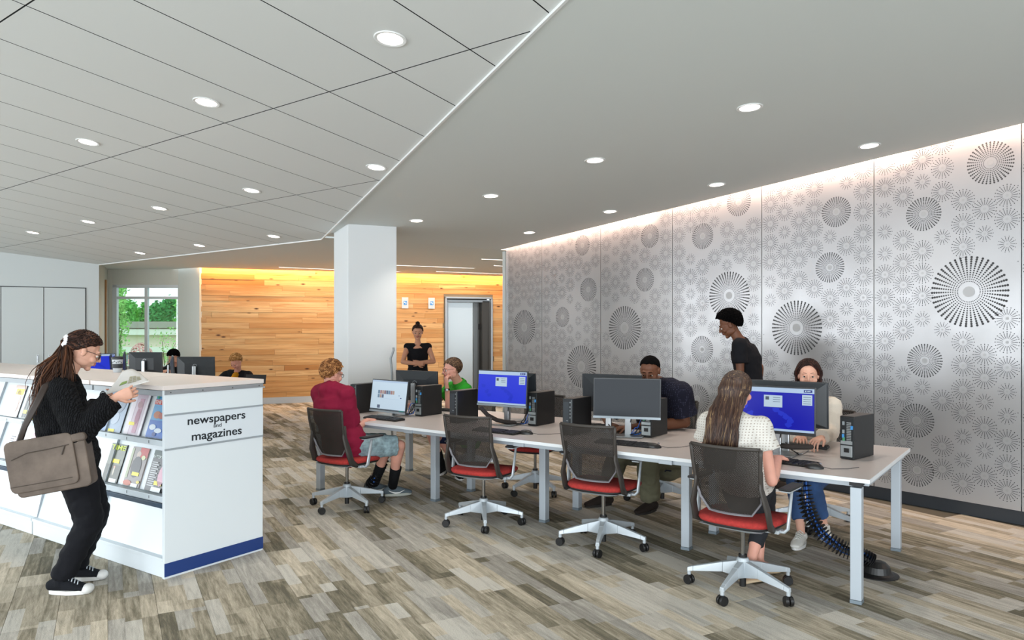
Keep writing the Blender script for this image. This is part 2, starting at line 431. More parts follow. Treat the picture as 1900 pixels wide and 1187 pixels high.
mb = MB(); mb.box((0, .2, ZE-.09), (W_*.92, .25, .06)); ob('header_panel', mb, M_steel, el, bev=.004)
mb = MB(); mb.box((W_*.30, .235, 1.62), (.05, .02, .14)); ob('call_panel', mb, mt('dark plastic', '#1b1c1e', .4), el, bev=.003)
mb = MB(); mb.box((0, .36, ZE/2), (W_, .04, ZE)); ob('shaft_wall', mb, M_dark, el)
for px, lab in ((751, 'white wall plate with blue square, left of two beside the column'), (800, 'white wall plate with blue square, right one nearer the lift')):
    s_ = wall_s(px); r = root('wall_sign', lab, 'sign', WL+WD*s_+WN*.03+V((0, 0, 1.63+43*16.7/F)), math.atan2(WD.y, WD.x))
    mb = MB(); mb.box((0, 0, 0), (.15, .012, .25)); ob('sign_plate', mb, mt('sign grey white', '#cdd4d6', .5), r, bev=.003)
    mb = MB(); mb.box((.003, -.008, .0), (.075, .006, .085)); ob('pictogram_panel', mb, mt('sign blue', '#3d8fd6', .5), r)
    mb = MB(); mb.box((-.012, -.0125, .012), (.02, .003, .03)); mb.box((.018, -.0125, -.008), (.02, .003, .04)); ob('pictogram', mb, mt('sign pale', '#cfe4f5', .5), r)
# lobby line lights
M_glow = mt('warm white lamp lens', '#ffffff', .5, es=5, emit='#ffeee0')
M_lineg = mt('line lamp lens', '#ffffff', .5, es=2.2, emit='#ffe3d6')
for (x0, y0, x1, y1) in ((519, 495, 628, 499.5), (728, 491, 880, 497), (700, 501, 742, 503.5), (811, 503, 948, 508), (895, 480, 960, 482.5), (918, 492, 960, 494)):
    a, b = [V((lambda g: (g.x, g.y, LT))(P(x, y, (LT-CH)*F/(HY-y)))) for x, y in ((x0, y0), (x1, y1))]
    r = root('line_light', 'thin recessed line light in the lobby ceiling before the timber wall', 'ceiling light', (a+b)/2, math.atan2((b-a).y, (b-a).x), 'lobby ceiling line lights')
    L = (b-a).length; mb = MB(); mb.box((0, 0, -.003), (L, .05, .008)); ob('lens', mb, M_lineg, r)
    l_ = bpy.data.lights.new('line_lamp', 'AREA'); l_.shape = 'RECTANGLE'; l_.size = L; l_.size_y = .05; l_.energy = 8*L; l_.color = (1, .93, .86); lo_ = bpy.data.objects.new('line_lamp', l_); S.collection.objects.link(lo_); lo_.parent = r; lo_.location = (0, 0, -.012)
    mb = MB(); mb.box((0, .03, -.004), (L+.02, .01, .01)); mb.box((0, -.03, -.004), (L+.02, .01, .01)); ob('rail', mb, M_trimw, r)
lights = [o for o in S.objects if o.name.startswith('line_light')]
for o, t in zip(lights, ('leftmost line light, left of the white column', 'long line light starting just right of the column', 'short stub of line light at the column edge, lower of two', 'line light above the lift doorway nearest the timber wall', 'line light farthest up beside the perforated wall end', 'short line light between two others at the perforated wall end')):
    o['label'] = t
# ------------------------------------------------------------ cove lamps
MC = (1.0, .50, .16)
Lc = (WR-WL).length
c0 = WL+WN*.10+V((0, 0, LT+.03))
def strip(name, a, b, lookv, wid, power, col, n):
    for i in range(n):
        p = a.lerp(b, (i+.5)/n); L = (b-a).length/n
        l = bpy.data.lights.new(name, 'AREA'); l.shape = 'RECTANGLE'; l.size = L; l.size_y = wid; l.energy = power*L; l.color = col
        o = bpy.data.objects.new(name, l); S.collection.objects.link(o); o.location = p
        t = (b-a).normalized(); z_ = -V(lookv).normalized(); y_ = z_.cross(t).normalized(); x_ = y_.cross(z_)
        o.rotation_euler = M((x_, y_, z_)).transposed().to_euler()
strip('cove_lamp', WL+WN*.11+V((0, 0, LT+.04)), WR+WD*3+WN*.11+V((0, 0, LT+.04)), -WN*.35+V((0, 0, -1)), .03, 5.5, MC, 4)
mb = MB(); mb.X = M.Translation(WL) @ rotW; mb.box((LW/2, -.06, LT+.18), (LW, .30, .02)); mb.box((LW/2, -.20, LT+.12), (LW, .02, .14))
ob('trim_2', mb, M_dry, kind='structure')

# ------------------------------------------------------------ left wall with flush cabinet doors, window bay
C0 = B1.copy(); CDr = V((1.35, .70, 0)).normalized(); CN = V((CDr.y, -CDr.x, 0))
rotC = M.Rotation(math.atan2(CDr.y, CDr.x), 4, 'Z')
mb = MB(); mb.X = M.Translation(C0) @ rotC; mb.box((-2.6, .1, 1.7), (5.2, .2, 3.6)); ob('wall_left', mb, M_wall, kind='structure')
cab = root('storage_cabinet', 'tall flush white double-door cupboard built into the left wall', 'cabinet', C0, math.atan2(CDr.y, CDr.x))
def cs(px):
    k = (px-CX)/F; return (C0.x-k*C0.y)/(k*CDr.y-CDr.x)
xs = [cs(-78), cs(2), cs(81.5), cs(159)]
for i in range(3):
    a, b = xs[i], xs[i+1]; mb = MB(); mb.box(((a+b)/2, -.012, 1.17), (b-a-.012, .024, 2.30)); d = ob('door', mb, M_wall, cab, bev=.003)
    hx = b-.09 if i == 1 else a+.09
    mb = MB()
    mb.tube([(hx, -.03, .98), (hx, -.055, .99), (hx, -.055, 1.10), (hx, -.03, 1.11)], .006, n=8); mb.box((hx, -.026, 1.045), (.035, .004, .15)); ob('door_handle', mb, M_alu, d)
mb = MB(); mb.box(((xs[0]+xs[3])/2, -.004, 1.17), (xs[3]-xs[0]+.02, .012, 2.33)); ob('cabinet_frame', mb, M_dark, cab)
# bay: left return, window wall, right return
WB = P(200, 600, 15.25); WB.z = 0; WE = P(369, 600, 15.35); WE.z = 0
def wallseg(name, a, b, z0, z1, th, mat, kind='structure'):
    t = (b-a).normalized(); q = V((-t.y, t.x, 0))*th; mb = MB()
    mb.hull8([a+V((0, 0, z0)), b+V((0, 0, z0)), b+q+V((0, 0, z0)), a+q+V((0, 0, z0))], [a+V((0, 0, z1)), b+V((0, 0, z1)), b+q+V((0, 0, z1)), a+q+V((0, 0, z1))])
    return ob(name, mb, mat, kind=kind) if kind else mb
M_bay = mt('bay wall paint', '#c3c4bb', .7)
wallseg('wall_bay', C0+V((.0, .0, 0)), WB, 0, 2.82, .15, M_bay)
wx0 = P(208, 600, 15.27); wx1 = P(337, 600, 15.33); wx0.z = wx1.z = 0
zs, zh = .75, 1.63+77*15.3/F
wallseg('wall_bay.001', WB, wx0, 0, 2.82, .2, M_bay); wallseg('wall_bay.002', wx1, WE+V((.3, 0, 0)), 0, 2.82, .2, M_bay)
wallseg('wall_bay.003', wx0, wx1, 0, zs, .2, M_bay); wallseg('wall_bay.004', wx0, wx1, zh, 2.82, .2, M_bay)
wallseg('wall_bay.005', WE+V((-.42, -.02, 0)), WL+V((.02, -.02, 0)), 0, 2.82, .12, mt('bright jamb paint', '#d5d8d2', .6))
mb = MB(); a = WB+(C0-WB)*.33; mb.box((a.x+.03, a.y-.05, 1.3), (.05, .04, 2.5)); ob('trim_3', mb, mt('oak strip', '#a5794e', .6), kind='structure')
win = bpy.data.objects.new('window_1', None); S.collection.objects.link(win); win.location = wx0; win['kind'] = 'structure'
tw = (wx1-wx0); lw = tw.length; win.rotation_euler = (0, 0, math.atan2(tw.y, tw.x))
M_fr = mt('white window frame', '#cdd3d6', .4)
for nm, c, d in (('window_jamb', (.04, .06, (zs+zh)/2), (.09, .1, zh-zs)), ('window_jamb', (lw-.04, .06, (zs+zh)/2), (.09, .1, zh-zs)), ('window_head', (lw/2, .06, zh-.03), (lw, .1, .07)), ('window_sill', (lw/2, .03, zs+.03), (lw, .16, .06)), ('mullion', (lw*.48, .06, (zs+zh)/2), (.06, .09, zh-zs)), ('transom', (lw/2, .06, zh-.27), (lw, .085, .05))):
    mb = MB(); mb.box(c, d); ob(nm, mb, M_fr, win, bev=.005)
g = Nd('window glass'); g.t.nodes.remove(g.b)
gl = g.n('ShaderNodeBsdfGlossy', {'Roughness': .02}); tr = g.n('ShaderNodeBsdfTransparent', {'Color': (.86, .95, .93, 1)})
mxn = g.n('ShaderNodeMixShader', {0: .08, 1: tr.outputs[0], 2: gl.outputs[0]}); g.t.links.new(mxn.outputs[0], g.out.inputs[0]); M_glass = g.m
for x0, x1, z0, z1 in ((.08, lw*.48-.03, zs+.06, zh-.295), (lw*.48+.03, lw-.08, zs+.06, zh-.295), (.08, lw*.48-.03, zh-.245, zh-.06), (lw*.48+.03, lw-.08, zh-.245, zh-.06)):
    mb = MB(); mb.box(((x0+x1)/2, .06, (z0+z1)/2), (x1-x0, .008, z1-z0)); ob('pane', mb, M_glass, win)
# column
cc = P(677, 600, 9.35); cc.z = 0
mb = MB(); mb.box((0, 0, 1.5), (.62, .62, 3.0)); o = ob('trim_4', mb, M_col, kind='structure', bev=.006); o.name = 'column'; o['kind'] = 'structure'
o.location = (cc.x, cc.y, 0); o.rotation_euler = (0, 0, R(29))
# ------------------------------------------------------------ perforated metal wall
PW = PL
rotP = M.Rotation(math.atan2(E1.y, E1.x), 4, 'Z')         # local x runs towards the camera, local -y... faces room
def ps(px):
    k = (px-CX)/F; return (PL.x-k*PL.y)/(k*E1.y-E1.x)
def pz(px, py):
    s_ = ps(px); q = PL+E1*s_; return CH-(py-HY)*q.y/F
n = Nd('satin aluminium sheet'); pp = n.obj()
n.set(col=lin('#aeaeb0'), metal=.5, coat=.35, rough=n.ramp(n.noise(pp, 3., 3.), [(.3, .30), (.7, .40)]))
n.bump(n.noise(pp, 1.3, 2.), .02, .05); n.b.inputs['Coat Roughness'].default_value = .09; M_perf = n.m
M_hole = mt('perforation shadow', '#3c3d3f', .7, metal=.2)
M_hub = mt('burst hub', '#a9aaab', .5, .6)
seams = [ps(x) for x in (941, 1006, 1115, 1248, 1414, 1622)]+[ps(1622)+(ps(1622)-ps(1414))*1.0]
wd_ = seams[-1]-seams[-2]
while seams[-1] < 12.6: seams.append(seams[-1]+wd_)
perf = bpy.data.objects.new('wall_right', None); S.collection.objects.link(perf); perf['kind'] = 'structure'
perf.location = PL; perf.rotation_euler = (0, 0, math.atan2(E1.y, E1.x))
mb = MB(); mb.box((6.4, .12, 1.9), (13.2, .12, 3.8)); ob('backing_wall', mb, M_dry, perf)
mb = MB(); mb.box((6.4, .045, .07), (13.2, .03, .14)); bbo = ob('baseboard_right', mb, M_base, perf); bbo.name = 'wall_base'
mb = MB(); mb.box((-.01, .08, 1.6), (.02, .2, 3.0)); ob('end_cap', mb, M_alu, perf)
big = [(973, 607, 62), (1092, 537, 42), (1159, 608, 78), (1079, 680, 76), (1197, 519, 42), (1206, 438, 42), (1044, 588, 36), (1081, 455, 37),
       (1353, 548, 86), (1304, 438, 46), (1371, 375, 50), (1303, 648, 48), (1294, 740, 52), (1478, 608, 98), (1552, 393, 54), (1540, 496, 54),
       (1838, 302, 76), (1714, 397, 60), (1798, 541, 128), (1716, 669, 60), (1701, 780, 60), (1702, 872, 58), (1535, 730, 54), (1255, 795, 50)]
bl = []
for x, y, h in big:
    s_ = ps(x); q = PL+E1*s_; bl.append((s_, pz(x, y), h/2*q.y/F))
rnd = random.Random(5)
for i in range(len(seams)-1):
    s0, s1 = seams[i]+.004, seams[i+1]-.004; zt = 3.9
    mb = MB(); mb.box(((s0+s1)/2, -.0015, (zt+.12)/2), (s1-s0, .003, zt-.12)); pn = ob('metal_panel', mb, M_perf, perf)
    pn['_x'] = 0; del pn['_x']
    dots = MB(); bu = [(s, z, r) for s, z, r in bl if s0-.02 < s < s1+.02]
    cands = []
    # staggered columns of small bursts with slightly different sizes
    ncol = max(3, round((s1-s0)/.168)); cw = (s1-s0-.03)/ncol
    for c in range(ncol):
        z = .27+(c % 2)*.102
        while z < 3.6:
            r = rnd.choice((.090, .090, .088, .066)); cands.append((s0+.015+cw*(c+.5), z+rnd.uniform(-.006, .006), r)); z += .204
    for s, z, r in cands:
        if z-r < .16: continue
        if z > zdry(*(PL+E1*s)[:2])+.15: continue
        if all((s-a)**2+(z-b)**2 > (r*.80+c)**2 for a, b, c in bu if c > .1): 
            bu.append((s, z, r))
    for s, z, r in bu:
        small = r < .11; rays = (20 if r > .08 else 14) if small else (36 if r < .22 else 42); k = 5 if small else (9 if r < .22 else 12)
        for q in range(rays):
            a = 6.28318*q/rays
            if small:
                ca, sa = math.cos(a), math.sin(a); q4 = [(s+ca*u_-sa*v_, -.0036, z+sa*u_+ca*v_) for u_, v_ in ((r*.36, -.0014), (r*.36, .0014), (r*.88, .0022), (r*.88, -.0022))]
                if s0+.01 < q4[2][0] < s1-.01: dots.add(q4, [(0, 1, 2, 3)])
            for j in range(k):
                if small and j < k-1: continue
                rr_ = r*(.30+.70*(j/(k-1))); dr = r*(.020+.026*(j/(k-1)))*(1.25 if small else 1.)*(.8 if k == 12 else 1)
                x, zz = s+rr_*math.cos(a), z+rr_*math.sin(a)
                if x < s0+.008 or x > s1-.008: continue
                if small: dots.add([(x+dr*math.cos(t), -.0036, zz+dr*math.sin(t)) for t in (0, 1.57, 3.14, 4.71)], [(0, 1, 2, 3)])
                else: dots.add([(x+dr*math.cos(t*1.0472), -.0036, zz+dr*math.sin(t*1.0472)) for t in range(6)], [(0, 1, 2, 3, 4, 5)])
        # raised hub of the burst
        hr = r*(.16 if not small else .13)
        if s0+hr < s < s1-hr:
            pn_m = [(s+hr*math.cos(t*.5236), -.005, z+hr*math.sin(t*.5236)) for t in range(12)]; dots.m = 1; dots.add(pn_m, [list(range(12))]); dots.m = 0
    for zz in [.3+.62*q for q in range(5)]:
        for x in (s0+.02, s1-.02):
            dots.add([(x+.004*math.cos(t*1.0472), -.0036, zz+.004*math.sin(t*1.0472)) for t in range(6)], [(0, 1, 2, 3, 4, 5)])
    ob('perforation', dots, [M_hole, M_hub], pn, kind='stuff')
# cove along the perforated wall
zz = lambda s: 2.81+.0634*max(0, s)
strip('cove_lamp', PL+NRM*.08+V((0, 0, zz(0)+.11)), PL+E1*12+NRM*.08+V((0, 0, zz(12)+.11)), -NRM*.45+V((0, 0, -1)), .03, 6.0, (1., .66, .50), 4)
mb = MB(); A = PL+NRM*.20; B = PL+E1*13+NRM*.20
for (off0, off1, dz0, dz1) in ((.13, .15, .0, .20), (-.05, .15, .19, .21)):
    q = lambda s, dz: [PL+E1*0+NRM*off0+V((0, 0, zz(0)+dz)), PL+NRM*off1+V((0, 0, zz(0)+dz)), PL+E1*13+NRM*off1+V((0, 0, zz(13)+dz)), PL+E1*13+NRM*off0+V((0, 0, zz(13)+dz))]
    mb.hull8(q(0, dz0), q(0, dz1))
ob('trim_5', mb, M_dry, kind='structure')
# ------------------------------------------------------------ rest of the shell (behind the viewpoint), glazed
M_sh = mt('rear wall paint', '#b9bdbd', .8)
mb = MB()
mb.box((-2, -5.2, .15), (24, .2, .3)); mb.box((-2, -5.2, 3.6), (24, .2, 1.6))
for x in (-12, -10.8, -7.2, -3.6, 0, 3.6, 7.2, 8.5, 9.5): mb.box((x, -5.1, 1.7), (.35, .3, 3.2))
mb.box((9.6, -2.2, 2), (.2, 6.2, 4)); ob('wall_rear', mb, M_sh, kind='structure')
mb = MB(); mb.box((-12.3, 2.8, .15), (.2, 17, .3)); mb.box((-12.3, 2.8, 3.7), (.2, 17, 1.8))
for y in (-5, -4.35, -.85, 2.65, 6.15, 9.65, 11): mb.box((-12.2, y, 1.7), (.3, .35, 3.2))
mb.box((-12.3, 10.7, 2), (.2, 2, 4)); ob('wall_left.001', mb, M_sh, kind='structure')
mb = MB(); mb.prism([(B4.x-1.5, B4.y), (12, B4.y), (12, -6), (-2, -6)], 4.0, 4.1); ob('ceiling.003', mb, M_dry, kind='structure')
mb = MB(); mb.box((8, 17, 1.5), (.2, 14, 3.2)); ob('wall_lobby', mb, M_sh, kind='structure')

# ------------------------------------------------------------ recessed downlights
def downlight(px, py, fn, lab):
    p = ray_plane(px, py, fn); e = .05
    gx = (fn(p.x+e, p.y)-fn(p.x-e, p.y))/(2*e); gy = (fn(p.x, p.y+e)-fn(p.x, p.y-e))/(2*e)
    n_ = V((gx, gy, -1)).normalized()
    r = root('downlight', lab, 'ceiling light', p+n_*.002)
    r.rotation_euler = n_.to_track_quat('-Z', 'Y').to_euler()
    mb = MB(); pr = [(.070, 0), (.092, 0), (.092, -.003), (.088, -.006), (.072, -.004)]; nn = 28
    mb.add([(q[0]*math.cos(6.28318*j/nn), q[0]*math.sin(6.28318*j/nn), q[1]) for q in pr for j in range(nn)], [(i*nn+j, i*nn+(j+1) % nn, ((i+1) % 5)*nn+(j+1) % nn, ((i+1) % 5)*nn+j) for i in range(5) for j in range(nn)])
    ob('trim_ring', mb, M_trimw, r, sm=False)
    mb = MB(); mb.lathe([(.071, .0), (.071, -.0015), (.03, -.0025)], n=28); ob('lens', mb, M_glow, r)
    l = bpy.data.lights.new('downlight_lamp', 'SPOT'); l.energy = 26; l.color = (1, .90, .80); l.spot_size = R(100); l.spot_blend = .8; l.shadow_soft_size = .06
    o = bpy.data.objects.new('downlight_lamp', l); S.collection.objects.link(o); o.parent = r; o.location = (0, 0, -.02)
for px, py, t in ((724, 71, 'largest round downlight, in the tile ceiling near the top of the frame'), (383, 189, 'downlight in the tile ceiling, second in the row from the top'), (163, 263, 'downlight in the tile ceiling, third in the row, at the left'),
                  (698, 310, 'downlight in the tile ceiling closest to its diagonal edge'), (467, 353, 'downlight in the tile ceiling, left of the one by the diagonal edge'), (296, 386, 'downlight in the tile ceiling, third from the diagonal edge in the middle row'),
                  (164, 411, 'downlight in the tile ceiling, fourth from the diagonal edge'), (61, 431, 'leftmost downlight in the tile ceiling'), (508, 438, 'downlight in the tile ceiling near its folded corner left of the column'),
                  (370, 455, 'downlight in the farthest tile ceiling row, middle of three'), (260, 469, 'downlight in the farthest tile ceiling row, above the window bay')):
    downlight(px, py, ztile, t)
for px, py, t in ((1391, 199, 'nearest downlight in the plain ceiling, upper right'), (1104, 297, 'downlight in the plain ceiling, second in the left row'), (911, 363, 'downlight in the plain ceiling, third in the left row'), (773, 409, 'downlight in the plain ceiling just right of the column'),
                  (1613, 270, 'downlight in the plain ceiling closest to the perforated wall top right'), (1330, 342, 'downlight in the plain ceiling, second along the perforated wall'), (1132, 392, 'downlight in the plain ceiling, third along the perforated wall'), (982, 431, 'downlight above the far end of the perforated wall')):
    downlight(px, py, zdry, t)

# ------------------------------------------------------------ outside the window
M_grass = mt('lawn', '#6f9a4c', .95, var=(2, .3)); mb = MB(); mb.prism([(-60, 16.5), (-4, 20), (10, 80), (-60, 80)], -1.2, -.9); ob('ground', mb, M_grass, kind='structure')
bd = root('building', 'low beige building with pale bands seen through the window', 'building', (-19, 38, -1.25))
mb = MB(); mb.box((0, 0, 1.4), (16, 5, 2.8)); ob('wall', mb, mt('beige stucco', '#d9cdb8', .9), bd)
for z in (.9, 1.75, 2.6):
    mb = MB(); mb.box((0, -2.6, z), (16.1, .25, .28)); ob('band', mb, mt('white band', '#eeeae2', .8), bd)
for x in range(-7, 8, 2):
    mb = MB(); mb.box((x, -2.52, 1.3), (1.1, .1, .5)); f_ = ob('window', mb, mt('far window frame', '#8c8578', .5), bd); mb = MB(); mb.box((x, -2.6, 1.3), (.95, .05, .4)); ob('pane', mb, mt('far pane', '#8c99a0', .2), f_)
mb = MB(); mb.box((0, 0, 2.95), (16.6, 5.6, .3)); ob('roof', mb, mt('grey roof', '#a9a29a', .8), bd)
def leafmat(c):
    n = Nd('foliage'); r_ = n.white(n.n('ShaderNodeVectorMath', {0: n.ma('MULTIPLY', 1., 1.) if 0 else n.pos(), 1: (9., 9., 9.)}, operation='MULTIPLY').outputs[0])
    n.set(col=n.mix(n.noise(n.pos(), 1.2, 3.), lin(c), tuple(min(1, x*2.0) for x in lin(c)[:3])+(1,)), rough=.8, spec=.2)
    n.put(n.b.inputs['Subsurface Weight'], 0.); return n.m
ML = [leafmat('#5c9a48'), leafmat('#3f7d45'), leafmat('#7fb060')]
M_bark = mt('bark', '#6b5544', .9)
def tree(loc, h, w_, lab, mi, nl, trunk=.12, ls=.14, seed=1, grp=None):
    rn = random.Random(seed); r = root('tree', lab, 'tree', loc)
    if grp: r['group'] = grp
    mb = MB(); mb.tube([(0, 0, 0), (rn.uniform(-.1, .1), 0, h*.4), (rn.uniform(-.2, .2), 0, h*.85)], [trunk, trunk*.7, trunk*.2], n=8)
    for k in range(7):
        a = rn.uniform(0, 6.28); z = h*rn.uniform(.3, .7); mb.tube([(0, 0, z), (math.cos(a)*w_*.4, math.sin(a)*w_*.4, z+h*.2)], [trunk*.35, trunk*.08], n=5)
    ob('trunk', mb, M_bark, r)
    mb = MB(); cl = [(rn.gauss(0, w_*.28), rn.gauss(0, w_*.28), h*rn.uniform(.25, .95)) for _ in range(26)]
    for k in range(nl):
        c = rn.choice(cl); f = 1-.45*(c[2]/h); p = V((c[0]*f+rn.gauss(0, w_*.12), c[1]*f+rn.gauss(0, w_*.12), c[2]+rn.gauss(0, h*.05)))
        a = V((rn.gauss(0, 1), rn.gauss(0, 1), rn.gauss(0, 1))).normalized(); b = a.orthogonal().normalized(); s_ = ls*rn.uniform(.6, 1.3)
        mb.add([p-a*s_, p+b*s_*.5, p+a*s_, p-b*s_*.5], [(0, 1, 2, 3)])
    ob('foliage', mb, ML[mi], r, kind='stuff'); return r
q_ = P(221, 700, 19.5); q_.z = -.9; tree(q_, 4.2, .42, 'light green young tree just outside the window, left pane', 2, 1500, .03, .05, 3)
q_ = P(312, 720, 20); q_.z = -.9; tree(q_, 2.5, 1.0, 'bare-branched shrub outside the right window pane', 2, 420, .03, .035, 4)
k = 0
for px, Y, ty, lab in ((196, 58, 548, 'leftmost tree of the skyline through the window'), (243, 58, 560, 'skyline tree left of the window mullion'), (291, 58, 565, 'skyline tree just right of the window mullion'), (340, 58, 552, 'rightmost tree of the nearer skyline row'), (219, 64, 553, 'taller skyline tree behind the two at the left'), (267, 64, 560, 'skyline tree behind the mullion'), (314, 64, 556, 'skyline tree behind the two at the right')):
    p = P(px, 600, Y); p.z = -1; k += 1; h = 1.63+(605-ty)*Y/1370+1
    tree(p, h, 1.30, lab, k % 2, 1900, .2, .22, 10+k)
# ------------------------------------------------------------ furniture materials
M_top = mt('warm grey laminate', '#c4bbb7', .32)
M_edge = mt('white edge band', '#dfe3e6', .4)
M_leg = mt('silver painted steel', '#b3bcc4', .42, .25)
M_silv = mt('chair silver', '#bcc4ca', .38, .3)
M_black = mt('black plastic', '#141415', .42)
M_blackm = mt('matt black plastic', '#1d1d1f', .6)
M_chrome = mt('chrome tube', '#a9a9a9', .18, 1.)
M_red = mt('red seat fabric', '#a8302c', .9, bump=(300, .5), var=(60, .18))
M_brown = mt('dark bronze frame', '#37322e', .5)
M_greyrim = mt('grey lumbar rim', '#77757a', .5)
n = Nd('chair back mesh'); o_ = n.obj()
x_ = n.ma('SINE', n.ma('MULTIPLY', n.dot(o_, (1, 0, .35)), 620.)); y_ = n.ma('SINE', n.ma('MULTIPLY', n.dot(o_, (-.35, 0, 1)), 620.))
hole = n.ma('GREATER_THAN', n.ma('MULTIPLY', x_, y_), .72)
n.set(col=lin('#2c2825'), rough=.65, spec=.3, alpha=n.ma('SUBTRACT', 1., hole)); M_mesh = n.m
M_pc = mt('pc case black', '#131314', .5); M_pcg = mt('pc front panel', '#30363c', .5)
M_metal = mt('galvanised metal', '#a5acae', .4, .6)

# ------------------------------------------------------------ long table
tb = root('computer_table', 'long warm grey shared computer table on silver legs', 'table', T0, math.atan2(-ET.y, -ET.x))
# local frame of the table: +x towards the near right end, +y away from the front users
def tl(a, b, z=0.): return (-a, b, z)
mb = MB(); mb.box((-2.47, .655, .7285), (5.09, 1.39, .023)); ob('tabletop', mb, [M_top], tb, bev=.002)
mb = MB()
for c, d in (((-2.47, -.0415, .7285), (5.094, .004, .0235)), ((-2.47, 1.3515, .7285), (5.094, .004, .0235)), ((.0765, .655, .7285), (.004, 1.39, .0235)), ((-5.0165, .655, .7285), (.004, 1.39, .0235))): mb.box(c, d)
ob('edge_band', mb, M_edge, tb)
mb = MB()
for b in (.03, 1.26): mb.box((-2.47, b+(.02 if b < 1 else -.02), .695), (4.9, .03, .04))
mb.box((.03, .655, .70), (.05, 1.2, .035)); mb.box((-4.97, .655, .70), (.05, 1.2, .035))
for a in (1.23, 2.49, 3.72): mb.box((-a, .64, .69), (.10, 1.25, .03))
ob('underframe', mb, M_leg, tb, bev=.003)
for a, b in ((0, 0), (1.23, .38), (2.49, .38), (3.72, .38), (4.94, .03), (0, 1.27), (1.23, .90), (2.49, .90), (3.72, .90), (4.94, 1.27)):
    mb = MB(); mb.box((-a, b, .353), (.062, .062, .66)); L_ = ob('leg', mb, M_leg, tb, bev=.003)
    mb = MB(); mb.box((-a, b, .012), (.064, .064, .02)); ob('foot_cap', mb, mt('foot plate', '#8a97a1', .4, .5), L_)
    mb = MB(); mb.box((-a, b, .705), (.07, .07, .022)); ob('leg_bracket', mb, M_blackm, L_)
for a in (.62, 1.86, 3.1, 4.34):
    for b in (.62, .70):
        pass

